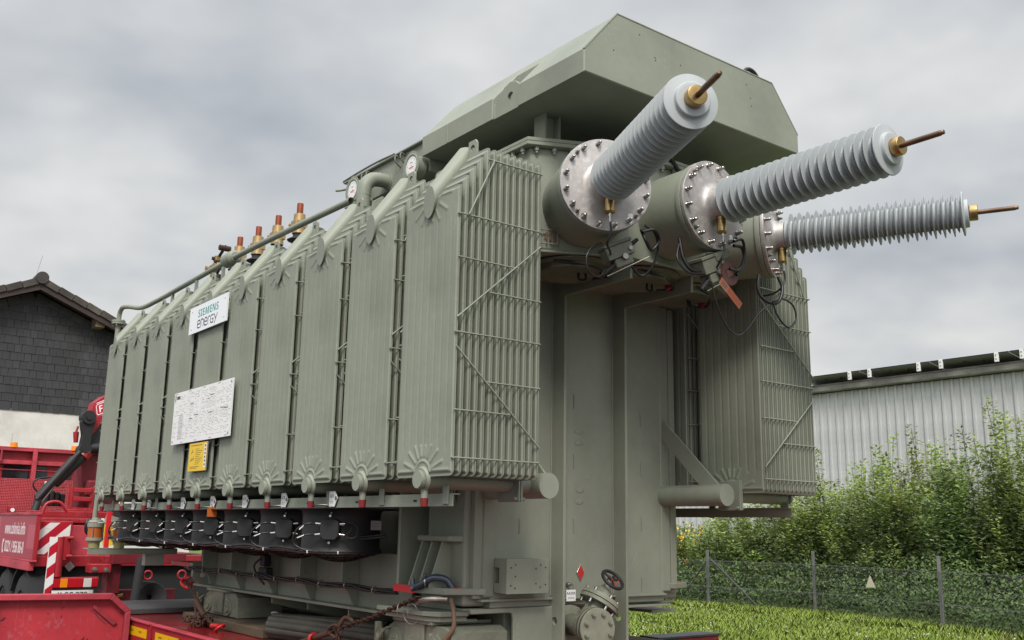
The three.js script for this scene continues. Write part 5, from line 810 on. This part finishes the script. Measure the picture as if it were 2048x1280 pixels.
// ---------------------------------------------------------------- the red crane lorry in front of the trailer
{
  const t = thing('crane_lorry', 'red recovery lorry with loading crane, striped tail boards and orange beacons', 'lorry', [4.1, GY, -16.5]), R = M.red, box = (x0, x1, y0, y1, z0, z1, m = R, n = 'panel', b = 0.008) => part(n, cb(x0, x1, y0, y1, z0, z1, b), m, t);
  // side board with the phone number
  box(2.85, 2.90, -0.48, 0.085, -16.4, -13.20, R, 'side_board');
  const side = canvasMat(1024, 288, (g, w, h) => { g.fillStyle = '#a32a3f'; g.fillRect(0, 0, w, h); g.fillStyle = '#b7485a'; g.fillRect(0, 0, 60, h); g.fillRect(850, 60, 174, 160); g.fillStyle = '#e8e0e0'; g.textAlign = 'center'; g.font = 'bold 110px sans-serif'; g.save(); g.translate(430, 130); g.scale(0.95, 1); g.fillText('www.colonia.info', 70, 0, 590); g.restore(); g.font = 'bold 112px sans-serif'; g.fillText('0221 / 956 86-0', 520, 258, 520); g.beginPath(); g.lineWidth = 22; g.strokeStyle = '#e8e0e0'; g.moveTo(202, 178); g.quadraticCurveTo(182, 216, 204, 258); g.stroke(); g.fillRect(196, 168, 30, 22); g.fillRect(196, 246, 30, 22); });
  part('lettering', quadUV([2.8485, -0.46, -15.45], [2.8485, -0.46, -13.22], [2.8485, 0.06, -13.22], [2.8485, 0.06, -15.45]), side, t, { keep: true, label: 'white web address and phone number' });
  part('board_rim', [cb(2.835, 2.90, 0.07, 0.10, -16.4, -13.19, 0.004), cb(2.835, 2.90, -0.49, -0.47, -16.4, -13.19, 0.004), cb(2.835, 2.90, -0.60, -0.49, -16.0, -13.3, 0.01)], M.redWorn, t);
  for (const z of [-13.75, -14.85]) { const w = grp('wheel', t); part('tyre', lathe([[0.28, 0], [0.46, 0.01], [0.51, 0.05], [0.51, 0.27], [0.46, 0.31], [0.28, 0.31]], [2.88, -1.13, z], [1, 0, 0], 36), M.rubber, w); part('rim', [lathe([[0.28, 0.02], [0.26, 0.10], [0.14, 0.12], [0.13, 0.03], [0, 0.02]], [2.88, -1.13, z], [1, 0, 0], 28)], M.steel, w); }
  for (const z of [-13.75, -14.85]) part('mudguard', (() => { const p = []; for (let i = 0; i <= 10; i++) { const a = rad(25 + 13 * i); p.push([z + 0.60 * Math.cos(a), -1.13 + 0.60 * Math.sin(a)]); } for (let i = 10; i >= 0; i--) { const a = rad(25 + 13 * i); p.push([z + 0.57 * Math.cos(a), -1.13 + 0.57 * Math.sin(a)]); } return px(p, 2.86, 3.26, 0.002); })(), M.blackMatt, t);
  // chevron tail board, hazard strip, tail lights and plate
  const chev = canvasMat(256, 256, (g, w, h) => { g.fillStyle = '#a81429'; g.fillRect(0, 0, w, h); g.fillStyle = '#d9d6d4'; for (const q of [[[0.37, 0], [0.68, 0], [0, 0.66], [0, 0.33]], [[1, 0.04], [1, 0.40], [0.30, 1], [0, 1]]]) { g.beginPath(); q.forEach(([a, b], i) => i ? g.lineTo(a * w, b * h) : g.moveTo(a * w, b * h)); g.fill(); } g.fillStyle = 'rgba(120,70,70,0.35)'; for (let k = 0; k < 14; k++) g.fillRect((k * 71) % w, (k * 47) % h, 26, 2); });
  box(2.87, 3.30, -0.42, 0.0, -13.36, -13.31, R, 'tail_board'); part('chevrons', quadUV([2.885, -0.40, -13.308], [3.275, -0.40, -13.308], [3.275, -0.02, -13.308], [2.885, -0.02, -13.308]), chev, t, { keep: true, label: 'red and white diagonal stripes' });
  const strip = canvasMat(64, 512, (g, w, h) => { g.fillStyle = '#e4e2e0'; g.fillRect(0, 0, w, h); g.fillStyle = '#b8142c'; for (let k = -1; k < 4; k++) { g.beginPath(); g.moveTo(0, k * 190 + 95); g.lineTo(w, k * 190 + 40); g.lineTo(w, k * 190 + 135); g.lineTo(0, k * 190 + 190); g.fill(); } });
  box(3.0, 3.085, -0.86, -0.19, -13.12, -13.08, M.white, 'marker_strip', 0.004); part('strip_print', quadUV([3.0, -0.86, -13.078], [3.085, -0.86, -13.078], [3.085, -0.19, -13.078], [3.0, -0.19, -13.078]), strip, t, { keep: true });
  part('stake_post', cyl([3.13, -0.66, -13.12], [3.12, -0.19, -13.12], 0.05, 0.05, 16), R, t);
  part('stake_hinge', [cb(3.16, 3.25, -0.47, -0.18, -13.2, -13.1, 0.01), cyl([3.2, -0.2, -13.08], [3.26, -0.2, -13.08], 0.02), cyl([3.2, -0.42, -13.08], [3.26, -0.42, -13.08], 0.02)], R, t);
  const lamp = grp('tail_light', t); part('housing', cb(3.07, 3.62, -0.805, -0.67, -13.16, -13.10, 0.008), R, lamp); part('red_lens', [cb(3.085, 3.165, -0.79, -0.685, -13.10, -13.085, 0.004), cb(3.26, 3.435, -0.79, -0.685, -13.10, -13.085, 0.004), cb(3.54, 3.61, -0.79, -0.685, -13.10, -13.085, 0.004)], std([0.45, 0.012, 0.02], 0.15), lamp); part('amber_lens', cb(3.17, 3.255, -0.79, -0.685, -13.10, -13.084, 0.004), M.amber, lamp); part('white_lens', cb(3.44, 3.535, -0.79, -0.685, -13.10, -13.084, 0.004), std([0.62, 0.6, 0.58], 0.2), lamp);
  const plateM = canvasMat(512, 110, (g, w, h) => { g.fillStyle = '#dcdcda'; g.fillRect(0, 0, w, h); g.fillStyle = '#16161a'; g.font = 'bold 92px sans-serif'; g.textAlign = 'center'; g.fillText('K CC 270', w / 2, 88, 440); });
  box(3.06, 3.56, -0.93, -0.815, -13.06, -13.04, M.black, 'plate_holder', 0.003); part('number_plate', quadUV([3.07, -0.925, -13.038], [3.55, -0.925, -13.038], [3.55, -0.82, -13.038], [3.07, -0.82, -13.038]), plateM, t, { keep: true, label: 'white rear number plate' });
  part('hazard_diamond', [pz([[3.295, -0.485], [3.355, -0.548], [3.295, -0.61], [3.235, -0.548]], -13.24, -13.23, 0.001)], M.galv, t, { label: 'small grey diamond sign' });
  // rear frame, hitch and funnel coupling
  box(2.9, 5.3, -0.55, -0.42, -16.5, -13.3, R, 'chassis'); box(3.36, 3.70, -0.45, -0.05, -13.75, -13.5, M.redWorn, 'tool_box'); box(3.62, 4.52, -0.50, -0.37, -12.75, -12.6, M.redDark, 'cross_beam'); box(3.60, 4.52, -0.98, -0.82, -13.05, -12.9, M.redDark, 'hitch_beam'); box(3.60, 3.76, -0.85, -0.50, -12.9, -12.7, M.redDark, 'hitch_bracket'); box(3.38, 3.62, -0.60, -0.50, -12.85, -12.62, R, 'hitch_bracket'); box(2.95, 5.2, -1.25, -0.552, -14.5, -13.4, M.blackMatt, 'underbody'); box(4.0, 5.25, -0.3, 0.2, -14.5, -13.5, M.blackMatt, 'equipment');
  part('hose_pipe', cyl([3.93, -0.42, -12.5], [3.885, -0.95, -12.5], 0.052, 0.048, 16), M.rubber, t);
  part('funnel_coupling', [lathe([[0.06, -0.3], [0.07, -0.12], [0.11, -0.05], [0.17, 0], [0.178, 0.012], [0.165, 0.008], [0.10, -0.05], [0.03, -0.12]], [4.17, -0.90, -12.72], [-0.05, 0.12, 1], 30), cb(4.10, 4.24, -0.80, -0.72, -12.95, -12.8, 0.01)], M.rubber, t);
  for (const x of [4.03, 4.45]) part('tow_eye', new THREE.TorusGeometry(0.05, 0.014, 8, 18).translate(x, -0.63, -12.52), R, t);
  for (const [x, y] of [[3.42, -0.555], [3.55, -0.565]]) part('air_coupling', [cyl([x, y, -12.6], [x, y, -12.56], 0.028, 0.028, 14), cyl([x, y, -12.56], [x, y, -12.54], 0.014)], M.steel, t);
  part('rear_grab', [tube([[3.66, -0.92, -12.86], [3.72, -0.88, -12.84], [3.70, -0.95, -12.84]], 0.014, 14, 6), cyl([3.80, -0.90, -12.88], [3.86, -0.88, -12.84], 0.024)], M.brass, t);
  for (const [a, b] of [[[3.34, 0.12, -12.02], [3.375, -0.16, -12.02]]]) part('red_stake', cb(3.335, 3.385, -0.30, 0.13, -12.03, -11.99, 0.005), std([0.62, 0.02, 0.03], 0.4), t);
  // bed, ladder box, cross members
  box(2.95, 3.70, -0.02, 0.035, -14.0, -13.85, R, 'bed_rail'); box(2.95, 5.2, 0.05, 0.13, -14.35, -14.1, R, 'bed_rail'); box(2.95, 3.62, -0.4, -0.02, -15.5, -13.95, M.redWorn, 'bed_front'); part('bed_grip', tube([[3.05, 0.08, -13.9], [3.10, 0.22, -13.9], [3.25, 0.24, -13.9], [3.36, 0.12, -13.9]], 0.02, 20, 8), R, t);
  const lad = grp('step_rack', t); part('upright', [cb(3.53, 3.57, 0.12, 0.47, -14.62, -14.55, 0.006), cb(3.80, 3.845, 0.12, 0.47, -14.62, -14.55, 0.006)], R, lad); for (const y of [0.43, 0.31, 0.16]) part('step', cb(3.57, 3.80, y - 0.035, y + 0.025, -14.66, -14.52, 0.006), R, lad); box(3.45, 4.2, 0.10, 0.16, -14.9, -14.5, R, 'rack_base');
  part('tarp_bundle', [0, 1, 2, 3].map((k) => cb(3.28 + k * 0.07, 3.345 + k * 0.07, 0.20, 0.44 - 0.02 * k, -15.1, -14.9, 0.025)), M.black, t);
  part('crate_panel', [pz([[3.50, -0.02], [3.72, -0.10], [3.74, 0.03], [3.52, 0.09]], -12.7, -12.66, 0.004), bar([3.51, 0.0, -12.65], [3.72, 0.02, -12.65], 0.006)], std([0.36, 0.34, 0.27], 0.7, 0, { map: grimeMap }), t);
  part('hydraulic_hose', [tube([[3.42, 0.02, -13.0], [3.36, 0.0, -12.9], [3.36, -0.12, -12.9], [3.46, -0.18, -12.9], [3.60, -0.16, -12.9]], 0.022, 24, 8), tube([[3.40, -0.1, -13.0], [3.5, -0.14, -12.9], [3.62, -0.05, -12.9], [3.75, -0.05, -12.9]], 0.016, 24, 8)], M.cable, t);
  box(3.56, 3.66, -0.28, -0.02, -12.9, -12.8, M.yellow, 'yellow_marker', 0.004);
  // crane
  const c = grp('loading_crane', t), cz = -14.9;
  part('boom', pz([[3.80, 1.69], [3.92, 1.80], [4.7, 2.05], [4.7, 1.85], [4.17, 1.62], [3.95, 1.42], [3.83, 1.22], [3.75, 1.38]], cz - 0.28, cz, 0.01), R, c);
  const fa = canvasMat(256, 160, (g, w, h) => { g.fillStyle = '#b3253c'; g.fillRect(0, 0, w, h); g.strokeStyle = '#f0e6e6'; g.lineWidth = 8; g.beginPath(); g.roundRect(22, 26, 300, 108, 22); g.stroke(); g.beginPath(); g.moveTo(30, 10); g.lineTo(260, 10); g.stroke(); g.fillStyle = '#f0e6e6'; g.font = 'bold 96px sans-serif'; g.fillText('FA', 44, 114); });
  part('boom_lettering', quadUV([3.845, 1.46, cz + 0.002], [4.19, 1.66, cz + 0.002], [4.09, 1.83, cz + 0.002], [3.80, 1.675, cz + 0.002]), fa, c, { keep: true, label: 'white outlined letters FA' });
  part('link_arm', [pz([[3.64, 1.02], [3.78, 0.98], [3.80, 1.25], [3.83, 1.48], [3.77, 1.52], [3.66, 1.50], [3.62, 1.38], [3.66, 1.2]], cz + 0.02, cz + 0.12, 0.012), cyl([3.72, 1.46, cz - 0.05], [3.72, 1.46, cz + 0.16], 0.095, 0.095, 24), cyl([3.71, 0.99, cz - 0.05], [3.71, 0.99, cz + 0.17], 0.085, 0.085, 24), cyl([3.72, 1.46, cz + 0.16], [3.72, 1.46, cz + 0.18], 0.04), cyl([3.71, 0.99, cz + 0.17], [3.71, 0.99, cz + 0.19], 0.04), pz([[3.76, 1.0], [3.98, 1.0], [3.98, 1.42], [3.80, 1.28]], cz - 0.2, cz - 0.02, 0.01), cyl([3.75, 1.02, cz], [4.1, 1.06, cz], 0.075)], M.black, c);
  part('column', [pz([[3.73, 0.82], [3.86, 0.95], [4.05, 0.95], [4.08, 0.4], [3.92, 0.2], [3.80, 0.45]], cz - 0.35, cz - 0.1, 0.01), cb(3.82, 4.1, 0.36, 0.58, cz - 0.1, cz + 0.05, 0.03)], M.redDark, c); part('crane_body', [cb(3.80, 4.4, 0.12, 1.0, -15.6, -15.26, 0.03), cb(3.95, 4.6, 1.0, 1.55, -15.5, -15.22, 0.03)], M.redDark, c);
  part('lift_cylinder', [cyl([3.70, 0.90, cz + 0.10], [3.36, 0.50, cz + 0.14], 0.066, 0.066, 18), cyl([3.63, 0.96, cz + 0.2], [3.12, 0.28, cz + 0.28], 0.036, 0.036, 12), cyl([3.56, 0.86, cz + 0.2], [3.14, 0.30, cz + 0.24], 0.055, 0.06, 14), cyl([3.16, 0.30, cz + 0.24], [3.08, 0.0, cz + 0.3], 0.05, 0.05, 12)], M.black, c);
  part('cylinder_rod', cyl([3.38, 0.52, cz + 0.14], [3.20, 0.24, cz + 0.18], 0.022, 0.022, 12), M.chrome, c); part('cylinder_end', cyl([3.70, 0.90, cz + 0.10], [3.76, 0.97, cz + 0.1], 0.09, 0.08, 16), R, c);
  part('red_lever', [cyl([3.60, 1.25, cz], [3.61, 1.1, cz], 0.04, 0.03, 10), cyl([3.60, 1.25, cz], [3.62, 1.33, cz], 0.015)], R, c);
  part('hand_rail', [tube([[3.42, 0.62, -15], [3.17, 0.56, -15], [3.14, 0.50, -15], [3.16, 0.44, -15], [3.28, 0.37, -15], [3.40, 0.56, -15], [3.5, 0.70, -15]], 0.012, 50, 6)], M.cable, t); part('lamp_post', [cb(3.28, 3.34, 0.26, 0.52, -15.02, -14.97, 0.005), ], M.black, t); part('lamp_white', cb(3.275, 3.345, 0.46, 0.54, -14.97, -14.95, 0.004), M.white, t);
  // cab seen from behind, tread-plate wall below its windows
  const k = grp('cab', t);
  part('cab_wall', [cb(2.72, 5.25, 0.60, 1.23, -21, -19.05, 0.03), cb(2.72, 5.25, -0.9, 0.60, -21, -19.4, 0.03)], R, k); part('roof_lip', cb(2.70, 5.27, 1.235, 1.262, -21, -18.98, 0.006), M.redWorn, k);
  part('frame_rail', [cb(2.72, 5.25, 0.96, 1.03, -19.02, -18.95, 0.006), cb(2.72, 5.25, 1.19, 1.23, -19.03, -18.94, 0.006), cb(3.90, 3.975, 0.62, 1.22, -18.95, -18.90, 0.006), cb(3.385, 3.41, 1.0, 1.2, -18.95, -18.90, 0.004)], M.redWorn, k);
  for (const [a, b] of [[3.46, 3.895], [3.98, 4.19], [4.40, 4.60], [2.85, 3.3]]) { const w = part('cab_window', pz(roundRect(a, b, 0.70, 0.945, 0.05), -19.06, -19.035, 0.003), M.glassDark, k); }
  part('window_bar', bar([2.75, 0.865, -18.93], [4.7, 0.86, -18.93], 0.010), R, k);
  for (const x of [3.59, 4.60]) part('beacon', [cyl([x, 1.262, -19.0], [x, 1.335, -19.0], 0.062, 0.058, 20), cyl([x, 1.25, -19.0], [x, 1.27, -19.0], 0.066)], M.amber, k, { label: 'orange beacon' });
  const treadB = tex(256, (u, v) => { const a = Math.sin((u + v) * 2 * PI * 12), b = Math.sin((u - v) * 2 * PI * 12), q = Math.max(0, a * b); return [q, q, q]; }, 0.6, false);
  part('tread_plate_wall', cb(2.95, 4.6, -0.2, 0.66, -17.56, -17.5, 0.004), std([0.44, 0.10, 0.13], 0.38, 0, { map: wornRed, bumpMap: treadB, bumpScale: 0.005 }), t, { label: 'red tread-plate wall' });
  box(3.30, 3.42, 0.13, 0.22, -17.4, -17.3, R, 'lamp_bracket'); part('lamp_glass', cyl([3.36, 0.16, -17.3], [3.36, 0.16, -17.27], 0.03), M.white, t);
}
renderer.render(scene, camera);
